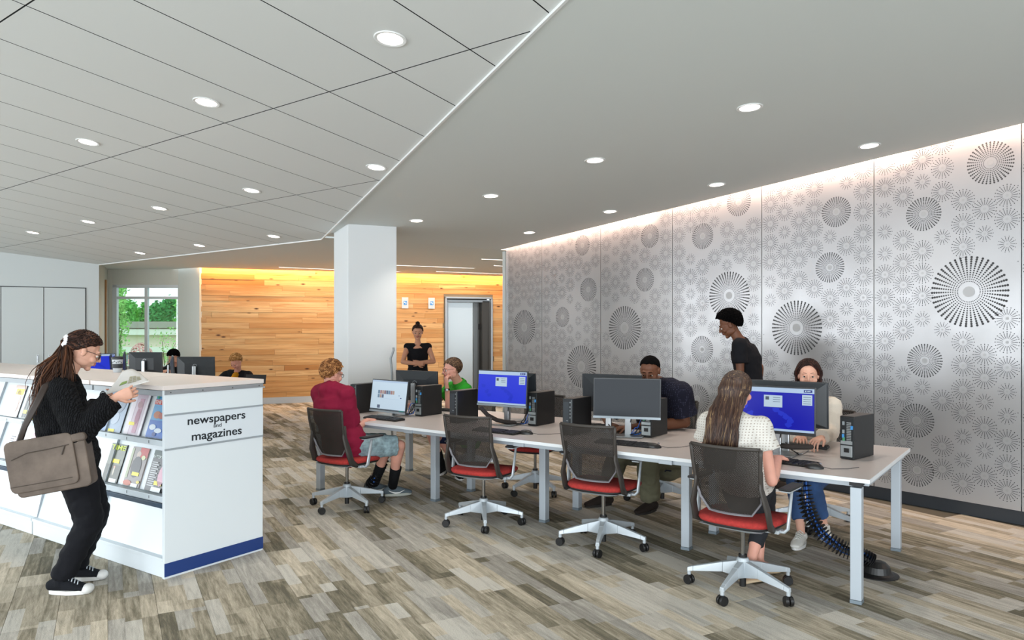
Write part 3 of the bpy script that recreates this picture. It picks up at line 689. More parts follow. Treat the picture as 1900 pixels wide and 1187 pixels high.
# ------------------------------------------------------------ task chairs
def make_chair(lab, loc, ang, star, seat=.47, group='red task chairs'):
    r = root('task_chair', lab, 'chair', loc, 0, group)
    face = R(ang-90)
    # star base
    mb = MB()
    for k in range(5):
        a = R(star+72*k); c, s = math.cos(a), math.sin(a)
        q = lambda d, w, z: [(c*d-s*w, s*d+c*w, z), (c*d+s*w, s*d-c*w, z)]
        st = [(.028, .026, .085, .185), (.12, .022, .105, .165), (.30, .016, .088, .118), (.335, .015, .082, .108)]
        rings = []
        for d, w_, z0, z1 in st: A = q(d, w_, z0); B = q(d, w_*.75, z1); rings.append([A[0], A[1], B[1], B[0]])
        for i in range(3): mb.hull8(rings[i], rings[i+1])
        mb.tube([(c*.325, s*.325, .10), (c*.325, s*.325, .060)], .013, n=8)
    mb.lathe([(.036, .085), (.04, .10), (.04, .185), (.034, .20), (.030, .205)], n=20)
    b_ = ob('base', mb, M_silv, r, bev=.003)
    for k in range(5):
        a = R(star+72*k); c, s = math.cos(a), math.sin(a); mb = MB(); ca = a+R(60)
        rt = M.Rotation(ca, 3, 'Z') @ M.Rotation(R(90), 3, 'Y')
        for o2 in (-.014, .014):
            ctr = V((c*.325, s*.325, .030))+V((math.cos(ca), math.sin(ca), 0))*o2
            mb.lathe([(.012, -.010), (.027, -.010), (.030, -.006), (.030, .006), (.027, .010), (.012, .010)], ctr, 18, rt)
        mb.tube([(c*.325, s*.325, .028), (c*.325, s*.325, .064)], .012, n=8)
        ob('caster', mb, M_black, r, sm=False)
    mb = MB(); mb.lathe([(.020, .025), (.020, .092)], n=16); ob('column_tip', mb, M_black, r)
    mb = MB(); mb.lathe([(.026, .20), (.026, .222), (.018, .222)], n=16); ob('column_collar', mb, M_black, r)
    mb = MB(); mb.tube([(0, 0, .19), (0, 0, seat-.085)], .0145, n=14); ob('gas_lift', mb, M_chrome, r, sm=False)
    X = M.Rotation(face, 4, 'Z') @ M.Translation((0, 0, seat-.47))
    def nb(): m_ = MB(); m_.X = X; return m_
    mb = nb(); mb.lathe([(.028, .375), (.045, .385), (.055, .40), (.02, .40)], n=18)
    mb.hull8([(-.10, -.15, .40), (.10, -.15, .40), (.10, .13, .40), (-.10, .13, .40)], [(-.20, -.20, .425), (.20, -.20, .425), (.19, .18, .425), (-.19, .18, .425)])
    mb.box((0, -.04, .413), (.50, .075, .022)); ob('mechanism', mb, M_silv, r, bev=.004)
    mb = nb(); mb.lathe([(.0, .418), (.21, .42), (.245, .43), (.25, .442), (.2, .446)], (0, .0, 0), 4, M()) if 0 else None
    def pan(u, v, z, k):
        w_ = .245*k; d = .235*k; a = 6.28318*u
        e = 3.6; cx = abs(math.cos(a))**(2/e)*(1 if math.cos(a) > 0 else -1); sy = abs(math.sin(a))**(2/e)*(1 if math.sin(a) > 0 else -1)
        droop = -.02*max(0, sy)**3
        return (w_*cx*(1-.08*(sy < 0)*-sy), d*sy+.01, z+droop)
    def slab(levels, n_=36):
        m_ = nb(); vs = []
        for z, k in levels: vs += [pan(j/n_, 0, z, k) for j in range(n_)]
        K = len(levels); m_.add(vs, [(i*n_+j, i*n_+(j+1) % n_, (i+1)*n_+(j+1) % n_, (i+1)*n_+j) for i in range(K-1) for j in range(n_)]+[list(range(n_))[::-1], [(K-1)*n_+j for j in range(n_)]])
        return m_
    ob('seat_pan', slab([(.421, .80), (.424, .93), (.436, .985), (.444, .98)]), M_blackm, r, sm=True)
    ob('seat', slab([(.440, .95), (.444, 1.0), (.456, 1.03), (.470, 1.02), (.479, .95), (.483, .75), (.482, .3)]), M_red, r, sm=True)
    # back: curved shell; u across -1..1, v up 0..1
    def bk(u, v, off=0.):
        wv = [(0, .13), (.10, .165), (.22, .195), (.5, .203), (1, .216)]
        for (v0, w0), (v1, w1) in zip(wv, wv[1:]):
            if v <= v1+1e-6: wdt = w0+(w1-w0)*(v-v0)/(v1-v0); break
        z = .515+.405*v; y = -.215-.105*v-.012*math.sin(v*3.14)+.055*u*u*(.6+.4*v)
        y += .02*math.exp(-((v-.25)/.2)**2)
        return (u*wdt, y+off, z)
    mb = nb(); mb.grid(lambda a, b: bk(a*2-1, b), 14, 12); ob('back_mesh', mb, M_mesh, r, sm=True)
    mb = nb()
    mb.tube([bk(u/8-1, 1) for u in range(17)], [(.006, .011)]*17, side=(0, 1, 0), n=8)
    for s in (-1, 1): mb.tube([bk(s, v/10) for v in range(3, 11)], [(.013, .008)]*8, side=(1, 0, 0), n=8)
    for s in (-1, 1):
        top = V(bk(s, .42)); mb.tube([top+V((0, 0, .10)), top, V((s*.232, -.20, .56)), V((s*.235, -.165, .46)), V((s*.225, -.09, .425))], [(.010, .016), (.012, .026), (.014, .034), (.014, .034), (.012, .02)], side=(1, 0, 0), n=10)
    ob('back_frame', mb, M_brown, r, sm=True)
    mb = nb(); mb.tube([bk(-1, .40, .002), bk(-1, .2, .002), bk(-1, 0, .002)]+[bk(u/4, 0, .002) for u in range(-3, 4)]+[bk(1, 0, .002), bk(1, .2, .002), bk(1, .40, .002)], [(.016, .006)]*13, side=(0, 0, 1), n=8)
    ob('lumbar_rim', mb, M_greyrim, r, sm=True)
    for s in (-1, 1):
        mb = nb(); mb.tube([(s*.20, -.035, .412), (s*.268, -.03, .412), (s*.285, -.022, .43), (s*.295, .015, .655)], [(.018, .012), (.018, .012), (.022, .011), (.014, .009)], side=(0, 1, 0), n=8)
        ob('armrest_post', mb, M_silv, r, sm=True)
        mb = nb(); mb.box((s*.290, .02, .660), (.055, .20, .012)); ap = ob('armrest_bar', mb, M_silv, r, bev=.004)
        mb = nb(); mb.box((s*.290, .02, .673), (.072, .235, .016)); ob('armrest_pad', mb, M_blackm, ap, bev=.006)
    return r
make_chair('red task chair the boy in the maroon shirt sits on', (-1.495, 6.688, 0), 56, 25.5, .45)
make_chair('empty red task chair in front of the bright blue monitor', (-.236, 6.128, 0), 62, 58.5, .46)
make_chair('empty red task chair before the dark blank monitor', (.683, 5.516, 0), 57, 39.5, .47)
make_chair('red task chair under the woman in the white knit top', (1.427, 4.566, 0), 50, 16, .47)
make_chair('empty task chair on the far side, between the green and navy shirts', (.23, 7.31, 0), 246, 13.6, .47)
make_chair('task chair on the far side that the man in the navy shirt sits on', (1.40, 6.88, 0), 225, 30, .47)
make_chair('task chair on the far side that the woman in the cream sweater sits on', (2.50, 6.05, 0), 228, 20, .47)
make_chair('task chair behind the table that the man in the green shirt sits on', (-.50, 8.35, 0), 215, 5, .47)

# ------------------------------------------------------------ monitors
def glow(name, col, es=1.): return mt(name, tuple(.25*x for x in lin(col)[:3]), .4, 0, .25, es=es*.62, emit=col)
M_ubg = glow('screen blue', '#1f2fc0', .75); M_ubg4 = glow('screen deep blue', '#0810a8', .55)
M_ulight = glow('screen pale bar', '#a9bed8', .62); M_unavy = glow('screen navy', '#22307e', .5); M_ubox = glow('screen pale box', '#b3c6d6', .6)
M_uweb = glow('screen web page', '#b6c9d8', .72); M_umap = glow('screen map blue', '#1c2fc0', .6); M_uline = glow('screen grey print', '#6d7f95', .4)
n = Nd('switched off screen'); n.set(col=lin('#1c222a'), rough=.38, spec=.25); M_off = n.m
def monitor(lab, c, rot, tilt, kind, Wd=.54, Hg=.325, col='thin', lift=None, grp='desktop monitors'):
    r = root('monitor', lab, 'monitor', (c.x, c.y, .742), rot, grp)
    zc = c.z-.742; X = M.Translation((0, 0, zc)) @ M.Rotation(tilt, 4, 'X')
    mb = MB(); mb.X = X
    h, w2 = Hg/2, Wd/2
    mb.hull8([(-w2, -.008, -h), (w2, -.008, -h), (w2, -.008, h), (-w2, -.008, h)], [(-w2, .012, -h), (w2, .012, -h), (w2, .012, h), (-w2, .012, h)])
    mb.hull8([(-w2*.97, .012, -h*.95), (w2*.97, .012, -h*.95), (w2*.97, .012, h*.97), (-w2*.97, .012, h*.97)], [(-w2*.55, .045, -h*.7), (w2*.55, .045, -h*.7), (w2*.55, .045, h*.45), (-w2*.55, .045, h*.45)])
    cs_ = ob('casing', mb, mt('monitor casing', '#23282d', .38), r, bev=.003)
    y = -.0088
    def flat(nm, x0, x1, z0, z1, m_, dy, par):
        q = MB(); q.X = X; q.box(((x0+x1)/2*Wd, y-dy, (z0+z1)/2*Hg), ((x1-x0)*Wd, .0008, (z1-z0)*Hg)); return ob(nm, q, m_, par)
    sc_ = flat('screen', -.485, .485, -.435, .47, {'blue': M_ubg, 'blue4': M_ubg4, 'web': M_uweb, 'off': M_off, 'back': M_off}[kind], 0, r)
    if kind != 'back': flat('chin_bar', -.5, .5, -.5, -.445, mt('grey chin', '#8d979f', .4, .3) if kind != 'blue4' else M_blackm, .0004, r)
    if kind.startswith('blue'):
        d = .0006
        flat('header_bar', -.485, .485, .375, .47, M_ulight, d, sc_); flat('task_bar', -.485, .485, -.435, -.39, M_ulight, d, sc_)
        flat('header_button', .36, .46, .395, .45, M_unavy, 2*d, sc_)
        flat('button_print', .375, .39, .41, .435, M_ubox, 3*d, sc_); flat('button_print', .40, .44, .415, .43, M_ubox, 3*d, sc_)
        for nm, x0, x1, z0, z1 in (('login_box', -.13, .10, .06, .31), ('notice_box', .34, .46, .13, .345)):
            flat(nm, x0, x1, z0, z1, M_ubox, d, sc_)
            wv = (x1-x0)
            for k in range(4 if nm == 'notice_box' else 3):
                zz_ = z1-.045-k*.045
                flat('print_line', x0+wv*(.12 if nm == 'notice_box' else .5), x1-wv*.12, zz_-.006, zz_+.006, M_uline, 2*d, sc_)
            if nm == 'login_box': flat('emblem', x0+.02, x0+.065, z1-.10, z1-.03, mt('emblem grey', '#3d4756', .5), 2*d, sc_)
        q = MB(); q.X = X
        for k, (px_, pz_) in enumerate(((.02, .0), (.08, -.06), (.14, -.12), (.2, -.2), (.18, -.28), (-.3, -.1), (-.25, -.2), (-.38, .05))):
            q.add([(px_*Wd+math.cos(t)*.022*(1+.3*math.sin(3*t+k)), y-d, pz_*Hg+math.sin(t)*.020*(1+.3*math.cos(2*t+k))) for t in [j*.6283 for j in range(10)]], [list(range(10))])
        ob('world_map', q, M_umap, sc_, kind='stuff')
    if kind == 'web':
        d = .0006; cl = [glow('thumb '+c_, c_, .5) for c_ in ('#6d8ba6', '#a87f7f', '#b59a8c', '#8c6f78', '#5f6c86')]
        flat('header_bar', -.485, .485, .42, .47, M_ulight, d, sc_); flat('task_bar', -.485, .485, -.435, -.40, mt('dark taskbar', '#4b5965', .5), d, sc_)
        for k in range(8): flat('thumbnail', -.30+.058*k, -.30+.058*k+.05, .06, .17, cl[k % 5], d, sc_)
        for k in range(3): flat('thumbnail', -.30+.058*k, -.30+.058*k+.05, -.06, .045, cl[(k*2) % 5], d, sc_)
        flat('thumbnail', -.29, -.21, -.38, -.28, cl[4], d, sc_); flat('divider', -.1, .3, -.085, -.078, M_ulight, d, sc_)
        flat('chat_badge', .28, .30, .03, .05, M_unavy, d, sc_); flat('chat_badge', .33, .36, -.05, -.02, M_unavy, d, sc_); flat('button', .33, .46, -.435, -.40, mt('teal button', '#2f7d78', .5), 2*d, sc_)
    mb = MB(); mb.box((0, .075, (zc+.02)/2+.005), (.052, .028, zc+.03)); pole_ = ob('stand_column', mb, M_alu, r, bev=.006)
    mb = MB(); mb.box((0, .055, zc), (.05, .04, .07)); ob('hinge', mb, M_black, r, bev=.004)
    mb = MB(); mb.box((0, .05, .005), (.26, .20, .008)); ob('stand_foot', mb, M_alu, r, bev=.003)
    mb = MB(); mb.tube([(.01, .058, zc-.05), (.03, .05, zc-.16), (.01, .075, .08), (-.04, .12, .03), (-.12, .2, .008)], .004, n=6); ob('cable', mb, M_black, r)
    if 'logo' in lab or kind == 'back':
        mb = MB(); nn = 32
        for rr_, y0 in ((.030, .046),): 
            ring = [(a_*math.cos(6.28318*j/nn), y_, a_*math.sin(6.28318*j/nn)+.03) for a_, y_ in ((.026, .0455), (.026, .0475), (.030, .0475), (.030, .0455)) for j in range(nn)]
            mb.X = X; mb.add(ring, [(i*nn+j, ((i+1) % 4)*nn+j, ((i+1) % 4)*nn+(j+1) % nn, i*nn+(j+1) % nn) for i in range(4) for j in range(nn)])
        lr = ob('logo', mb, M_alu, cs_); text('logo_letters', 'DELL', .020, M_alu, cs_, X @ M.Translation((0, .0462, .03)) @ M.Rotation(math.pi, 4, 'Z') @ M.Rotation(math.pi/2, 4, 'X'), bold=.0004)
    return r
m1 = P(722, 735, 7.35); m2 = P(932, 720.5, 6.65); m3 = P(1163, 739, 5.92); m4 = V((1.81, 5.09, 1.054))
monitor('monitor showing a pale web page before the boy in maroon', m1, R(-40), R(-8), 'web')
monitor('monitor with a bright blue screen left of the middle, beside two towers', m2, R(-34), R(-4), 'blue')
monitor('dark blank monitor facing the empty chair at mid table', m3, R(-17), R(-4), 'off')
monitor('monitor with a deep blue screen before the woman in white', m4, R(-35), R(-2), 'blue4')
monitor('back of a monitor with round logo, facing the man in green', V((-1.03, 8.02, .985)), R(-27+180), R(-3), 'back')
monitor('monitor turned away, mostly hidden behind the bright blue screen', P(951, 722, 7.02), R(-36+180), R(-3), 'back')
monitor('monitor turned away behind the dark blank one, its left edge showing', V((.85, 6.27, 1.06)), R(-30+180), R(-3), 'back')
monitor('monitor turned away behind the deep blue screen, its right edge showing', V((1.985, 5.30, 1.075)), R(-35+180), R(-2), 'back')

# ------------------------------------------------------------ desktop towers
def tower(lab, near, kind, h=.295, rot=None):
    """near = bottom corner nearest the viewer's right on the small face"""
    r = root('computer_tower', lab, 'computer', (near.x, near.y, .7405), rot if rot is not None else math.atan2(-ET.y, -ET.x), 'black desktop towers')
    mb = MB(); mb.box((-.0475, .15, h/2+.002), (.095, .29, h)); cs_ = ob('case', mb, M_pc, r, bev=.003)
    mb = MB(); mb.box((-.0475, .15, h+.0025), (.088, .27, .002)); ob('top_cover', mb, mt('pc top grey', '#3d3a38', .5), r)
    if kind == 'rear':
        mb = MB(); mb.box((-.0475, .003, h/2), (.088, .006, h-.012)); pl = ob('rear_plate', mb, mt('rear plate dark', '#26292b', .5, .3), r)
        mb = MB()
        for k in range(12): mb.box((-.032, -.001, h-.04-k*.011), (.03, .004, .006))
        ob('vent_grille', mb, M_metal, pl)
        mb = MB(); mb.box((-.0475, -.002, .055), (.078, .006, .075)); psu = ob('power_supply', mb, M_metal, pl, bev=.002)
        mb = MB(); mb.box((-.045, -.007, .062), (.034, .006, .028)); ob('socket', mb, M_black, psu)
        mb = MB(); mb.box((-.0475, -.002, .112), (.078, .005, .022)); ob('bracket_bar', mb, M_metal, pl)
        for z, m_, x in ((h-.07, 'port blue', -.012), (h-.13, 'port blue', -.070), (h-.15, 'port green', -.066), (h-.10, 'port grey', -.068), (h-.045, 'port grey', -.068)):
            mb = MB(); mb.box((x, -.003, z), (.014, .008, .024)); ob('port', mb, mt(m_, {'port blue': '#3f8fd0', 'port green': '#4d8f6a', 'port grey': '#8d969a'}[m_], .5), pl, bev=.001)
    else:
        mb = MB(); mb.box((-.0475, .0, h/2+.002), (.095, .01, h)); fr = ob('front_bezel', mb, mt('front bezel', '#1e2226', .45), r, bev=.003)
        mb = MB(); mb.box((-.060, -.0055, h*.62), (.052, .003, h*.60)); ob('front_panel', mb, M_pcg, fr)
        mb = MB(); mb.box((-.012, -.0055, h/2), (.003, .003, h*.96)); ob('chrome_strip', mb, M_metal, fr)
        mb = MB()
        for k in range(4): mb.box((-.022, -.007, h*.78-k*.028), (.008, .003, .014))
        mb.lathe([(.006, 0), (.006, .003), (.004, .003)], (-.022, -.005, h*.91), 14, M.Rotation(R(90), 3, 'X')); ob('usb_port', mb, mt('usb grey', '#868c90', .4, .4), fr)
        mb = MB(); mb.box((-.05, -.0075, h*.40), (.018, .001, .004)); ob('badge', mb, M_metal, fr)
    return r
tower('tower with ports showing, beside the web page monitor', G(782.5, 772.5, .742), 'rear')
tower('tower with ports showing, right of the bright blue screen', G(995.4, 790.4, .742), 'rear')
tower('tower with ports showing, partly behind the dark blank monitor', G(1208.9, 812, .742), 'rear')
tower('tower standing alone near the right table end, ports showing', G(1584, 853.5, .742), 'rear', .285, R(-50))
tower('tower at the far left end of the table by the column', T(4.78, .36), 'front')
tower('tower with front face showing, left of the bright blue screen', T(3.455, .395), 'front')
tower('tower with front face showing, left of the dark blank monitor', V((.494, 6.0, 0)), 'front')

# ------------------------------------------------------------ keyboards and mice
def keyboard(lab, c, rot):
    r = root('keyboard', lab, 'keyboard', (c.x, c.y, .7405), rot, 'black keyboards')
    mb = MB(); mb.hull8([(-.22, -.065, 0), (.22, -.065, 0), (.22, .065, 0), (-.22, .065, 0)], [(-.22, -.065, .010), (.22, -.065, .010), (.22, .065, .020), (-.22, .065, .020)]); ob('case', mb, M_black, r, bev=.003)
    mb = MB()
    for j in range(5):
        for i in range(20):
            if i in (14,): continue
            y = -.05+j*.023; z = .012+(y+.065)*.077; mb.box((-.205+i*.0215, y, z), (.018, .018, .008))
    ob('keys', mb, mt('key caps', '#26272a', .5), r, kind='stuff'); return r
kr = math.atan2(-ET.y, -ET.x)
for lab, px, py, dr in (('keyboard under the hand of the boy in maroon', 712, 776, 0), ('keyboard in front of the bright blue monitor', 922, 799.5, 0), ('keyboard in front of the dark blank monitor', 1158, 822, 4), ('keyboard the woman in white reaches for', 1452, 855, -6)):
    keyboard(lab, G(px, py, .75), kr+R(dr))
keyboard('keyboard under the hand of the woman in the cream sweater', G(1478, 825, .75), kr+R(185)); keyboard('keyboard before the man in navy, behind the blank monitor', G(1130, 790, .75), kr+R(180))
keyboard('keyboard in front of the man in green', T(4.1, 1.12), kr+R(180))
def mouse(lab, c, rot):
    r = root('mouse', lab, 'mouse', (c.x, c.y, .7405), rot, 'black mice')
    mb = MB(); mb.grid(lambda a, b: (.033*math.cos(6.28318*a)*math.sin(b*1.5708), .057*math.sin(6.28318*a)*math.sin(b*1.5708), .002+.034*max(0, math.cos(b*1.5708))**.8+(.006*-math.sin(6.28318*a)*math.sin(b*1.57))), 20, 8); ob('shell', mb, M_black, r, sm=True)
    mb = MB(); mb.tube([(0, .030, .036), (0, .042, .030)], .005, n=8); ob('wheel', mb, M_greyrim, r)
    mb = MB(); mb.tube([(0, .05, .012), (.01, .10, .004), (-.03, .2, .004), (-.10, .27, .004)], .002, n=5); ob('cord', mb, M_black, r); return r
mouse('mouse right of the keyboard before the bright blue monitor', G(977, 803, .75), kr+R(-70)); mouse('mouse right of the keyboard before the blank monitor', G(1213, 828, .75), kr+R(-60)); mouse('mouse beside the keyboard of the woman in white', G(1511, 866, .75), kr+R(-70))
# dark cable troughs / monitor arms lying between the monitors
def cablesock(lab, pts):
    pts = [V(p) for p in pts]; b = pts[0].copy(); r = root('cable_sleeve', lab, 'cable', b)
    mb = MB(); mb.tube([p-b for p in pts], [(.03, .018)]*len(pts), n=10, cap='round'); ob('sleeve', mb, mt('brown black webbing', '#2a2320', .8, bump=(200, .4)), r, sm=True)
cablesock('dark cable sleeve sagging behind the bright blue monitor', [P(893, 757, 6.7), P(905, 770, 6.68), P(922, 779, 6.66), P(940, 783, 6.65), P(955, 784, 6.66)])
cablesock('dark cable sleeve behind the deep blue monitor stand', [P(1448, 826, 5.15), P(1470, 829, 5.1), P(1495, 829, 5.08), P(1505, 829, 5.07)])
for lab, px, Y in (('bundle of blue and black leads behind the left rear-facing tower', 768, 7.35), ('bundle of blue and black leads beside the tower right of the bright blue screen', 978, 6.62), ('bundle of leads beside the tower behind the blank monitor', 1186, 5.98)):
    c = P(px, 0, Y); r = root('cable_bundle', lab, 'cable', (c.x, c.y, .741))
    rn = random.Random(px)
    for k in range(7):
        mb = MB(); x = rn.uniform(-.04, .03); pts = [(x+.05, .04, rn.uniform(.05, .2)), (x, rn.uniform(-.02, .02), rn.uniform(.03, .12)), (x-.03, rn.uniform(-.03, .03), .02), (x-.07, rn.uniform(-.02, .05), .012)]
        mb.tube(pts, .004, n=6); ob('cable', mb, mt('blue lead', '#2f64b8', .5) if k % 3 == 0 else M_black, r, sm=True)

# ------------------------------------------------------------ cable spines
def spine(lab, pts, base, nv=30):
    r = root('cable_spine', lab, 'cable spine', (base.x, base.y, 0)); off = V((base.x, base.y, 0))
    pts = [V(p)-off for p in pts]
    def cat(t):
        k = len(pts)-1; f = min(t*k, k-1e-6); i = int(f); f -= i
        p0, p1, p2, p3 = pts[max(i-1, 0)], pts[i], pts[i+1], pts[min(i+2, k)]
        return .5*((2*p1)+(p2-p0)*f+(2*p0-5*p1+4*p2-p3)*f*f+(3*p1-p0-3*p2+p3)*f**3)
    for k in range(nv):
        t = (k+.5)/nv; p = cat(t); d = (cat(min(t+.01, 1))-cat(max(t-.01, 0))).normalized(); rt = d.to_track_quat('Z', 'Y').to_matrix()
        mb = MB(); mb.lathe([(.016, -.004), (.054, -.003), (.057, 0), (.054, .003), (.016, .004)], p, 14, rt)
        mb.box(p+rt @ V((.03, 0, .0)), (.018, .018, .018), rt); mb.box(p+rt @ V((-.03, 0, .0)), (.018, .018, .018), rt); ob('vertebra', mb, M_black, r)
    for k in range(4):
        mb = MB(); a = k*1.57; pp_ = []
        for j in range(25):
            t = j/24; p = cat(t); d = (cat(min(t+.01, 1))-cat(max(t-.01, 0))).normalized(); rt = d.to_track_quat('Z', 'Y').to_matrix(); pp_.append(p+rt @ V((.022*math.cos(a+t*9), .022*math.sin(a+t*9), 0)))
        mb.tube(pp_, .007, n=6); ob('cable', mb, mt('blue lead', '#2f64b8', .5) if k != 1 else M_black, r, sm=True)
    mb = MB(); mb.lathe([(.13, 0), (.13, .006), (.10, .012), (.085, .02), (.075, .06), (.05, .085), (.03, .09)], n=28); ob('floor_base', mb, M_black, r, sm=False)
spine('black and blue cable spine dropping from the table end to the floor', [P(1487, 880, 5.15)+V((0, 0, .02)), P(1493, 920, 5.12), P(1505, 960, 5.06), P(1530, 995, 4.98), P(1565, 1018, 4.93), P(1597, 1030, 4.88), P(1618, 1042, 4.86)], G(1628, 1066), 34)
spine('black cable spine under the table by the maroon shirt boy', [P(705, 822, 7.2), P(712, 845, 7.2), P(706, 868, 7.15), P(694, 890, 7.15), P(688, 898, 7.2)], G(690, 908), 16)

# ------------------------------------------------------------ white post by the column
c = P(727.5, 700, 8.95); r = root('slim_post', 'slim grey post with a curved top at the right side of the white column', 'post', (c.x, c.y, 0))
mb = MB(); mb.tube([(0, 0, .0), (0, 0, 1.05), (-.01, 0, 1.16), (-.018, 0, 1.24), (.004, 0, 1.30), (.018, 0, 1.34), (.016, 0, 1.37)], .014, n=10); ob('post', mb, mt('grey post', '#9aa0a4', .5, .3), r, sm=True)
mb = MB(); mb.lathe([(.09, 0), (.09, .01), (.03, .02)], n=20); ob('foot', mb, M_alu, r)
# ------------------------------------------------------------ magazine shelving
SO = V((-2.237, 4.751, 0)); SX = V((.831, -.556, 0)).normalized(); SY = V((.556, .831, 0)).normalized()
SRZ = math.atan2(SX.y, SX.x); SM = M.Translation(SO) @ M.Rotation(SRZ, 4, 'Z')
def st(px, y0=.12):
    b = SO+SY*y0; k = (px-CX)/F; return (b.x-k*b.y)/(.831+.556*k)
M_sh1 = mt('white shelf steel', '#dfe7ec', .35); M_shtop = mt('pale laminate top', '#e2d8d3', .35)
M_navy = mt('navy plinth', '#1c3a78', .45); M_slate = mt('slate strip', '#33475a', .4); M_grey = mt('grey rule', '#98a0a6', .5)
sh = root('magazine_shelf', 'long white double-sided magazine shelving unit with a lettered end panel', 'shelving unit', SO, SRZ)
LSH = 5.46
mb = MB(); mb.box((-.0125, .3785, .607), (.025, .757, 1.214)); ep = ob('end_panel', mb, M_sh1, sh, bev=.002)
mb = MB(); mb.box((.0015, .3785, .943), (.003, .757, .205)); ob('sign_panel', mb, mt('sign panel', '#dbe3ea', .3), ep)
for z in (.832, 1.055): mb = MB(); mb.box((.002, .3785, z), (.004, .757, .012)); ob('sign_rail', mb, M_grey, ep)
mb = MB(); mb.box((.002, .3785, .057), (.005, .757, .085)); ob('plinth', mb, M_navy, ep)
mb = MB(); mb.box((.003, .3785, 1.20), (.006, .757, .026)); ob('metal_trim', mb, M_alu, ep)
for y in (.04, .27, .5, .72): mb = MB(); mb.lathe([(.004, 0), (.004, .002), (.002, .003)], (.006, y, 1.20), 10, M.Rotation(R(90), 3, 'Y')); ob('screw', mb, M_dark, ep)
mb = MB(); mb.box((-.03, .3785, .006), (.05, .72, .012)); ob('levelling_foot', mb, M_alu, sh)
def endtext(s_, yc, z, wid, bold):
    t = text('lettering', s_, .1, mt('black lettering', '#1b2229', .5), ep, None, .0012, bold=bold)
    me = t.data; xs_ = [v.co.x for v in me.vertices]; k = wid/(max(xs_)-min(xs_)); c_ = (max(xs_)+min(xs_))/2
    X = M(((0, 0, 1, .0035), (1, 0, 0, yc), (0, 1, 0, z), (0, 0, 0, 1)))
    me.transform(X @ M.Diagonal((k, k*.82, 1, 1)) @ M.Translation((-c_, 0, 0)))
endtext('newspapers', .383, 1.0, .445, .0012); endtext('and', .383, .950, .062, .0004); endtext('magazines', .383, .893, .385, .0012)
nmod = 6
for i in range(nmod):
    x1 = -.025-.905*i if i else -.025; x0 = -.91*(i+1); xc = (x0+x1)/2; Wm = x1-x0-.004
    mb = MB(); mb.box((xc, .3785, 1.2305), (Wm if i else Wm+.025, .775, .029)) if i else mb.box((xc+.014, .3785, 1.2305), (Wm+.028, .775, .029)); ob('top_panel', mb, M_shtop, sh, bev=.002)
    for side in (0, 1):
        def q(y): return y if not side else .757-y
        def bx(nm, yc, zc, dy, dz, m_, tilt=0, pr=sh):
            b_ = MB(); b_.box((xc, q(yc), zc), (Wm, dy, dz), M.Rotation((-tilt if not side else tilt), 3, 'X')); return ob(nm, b_, m_, pr, bev=.0015)
        bx('gap_shade_strip', .03, 1.192, .03, .036, M_grey)  # grey strip painted in place of the shaded gap beneath the top
        bx('display_panel', .165, 1.02, .008, .32, M_sh1, R(18)); bx('display_panel', .165, .66, .008, .33, M_sh1, R(18))
        for zl in (.862, .498):
            lg = bx('ledge', .072, zl, .105, .006, M_sh1); bx('ledge_lip', .018, zl+.006, .005, .036, mt('clear white lip', '#cfdae2', .2), 0, lg)
            for k in range(3):
                b_ = MB(); b_.box((x1-.18-.27*k, q(.0145), zl+.006), (.004, .002, .018)); ob('label_clip', b_, M_dark, lg)
        bx('slate_strip', .02, .462, .02, .030, M_slate)
        bx('lower_panel', .092, .285, .008, .335, M_sh1, R(16)); bx('kick_rail', .026, .118, .052, .022, M_sh1); bx('kick_panel', .014, .055, .012, .105, M_sh1)
        if i < 5:
            for zz_, h_ in ((1.02, .30), (.66, .31), (.28, .30)):
                b_ = MB(); a_, c_ = (.035, .10) if zz_ < .5 else (.09, .19)
                b_.hull8([(x0, q(a_), zz_-h_/2), (x0, q(a_+.03), zz_-h_/2), (x0, q(c_+.03), zz_+h_/2), (x0, q(c_), zz_+h_/2)], [(x0+.004, q(a_), zz_-h_/2), (x0+.004, q(a_+.03), zz_-h_/2), (x0+.004, q(c_+.03), zz_+h_/2), (x0+.004, q(c_), zz_+h_/2)]); ob('bracket', b_, M_grey, sh)
mb = MB(); mb.box((-LSH/2-.01, .3785, .61), (LSH-.04, .30, 1.2)); ob('core', mb, M_sh1, sh)
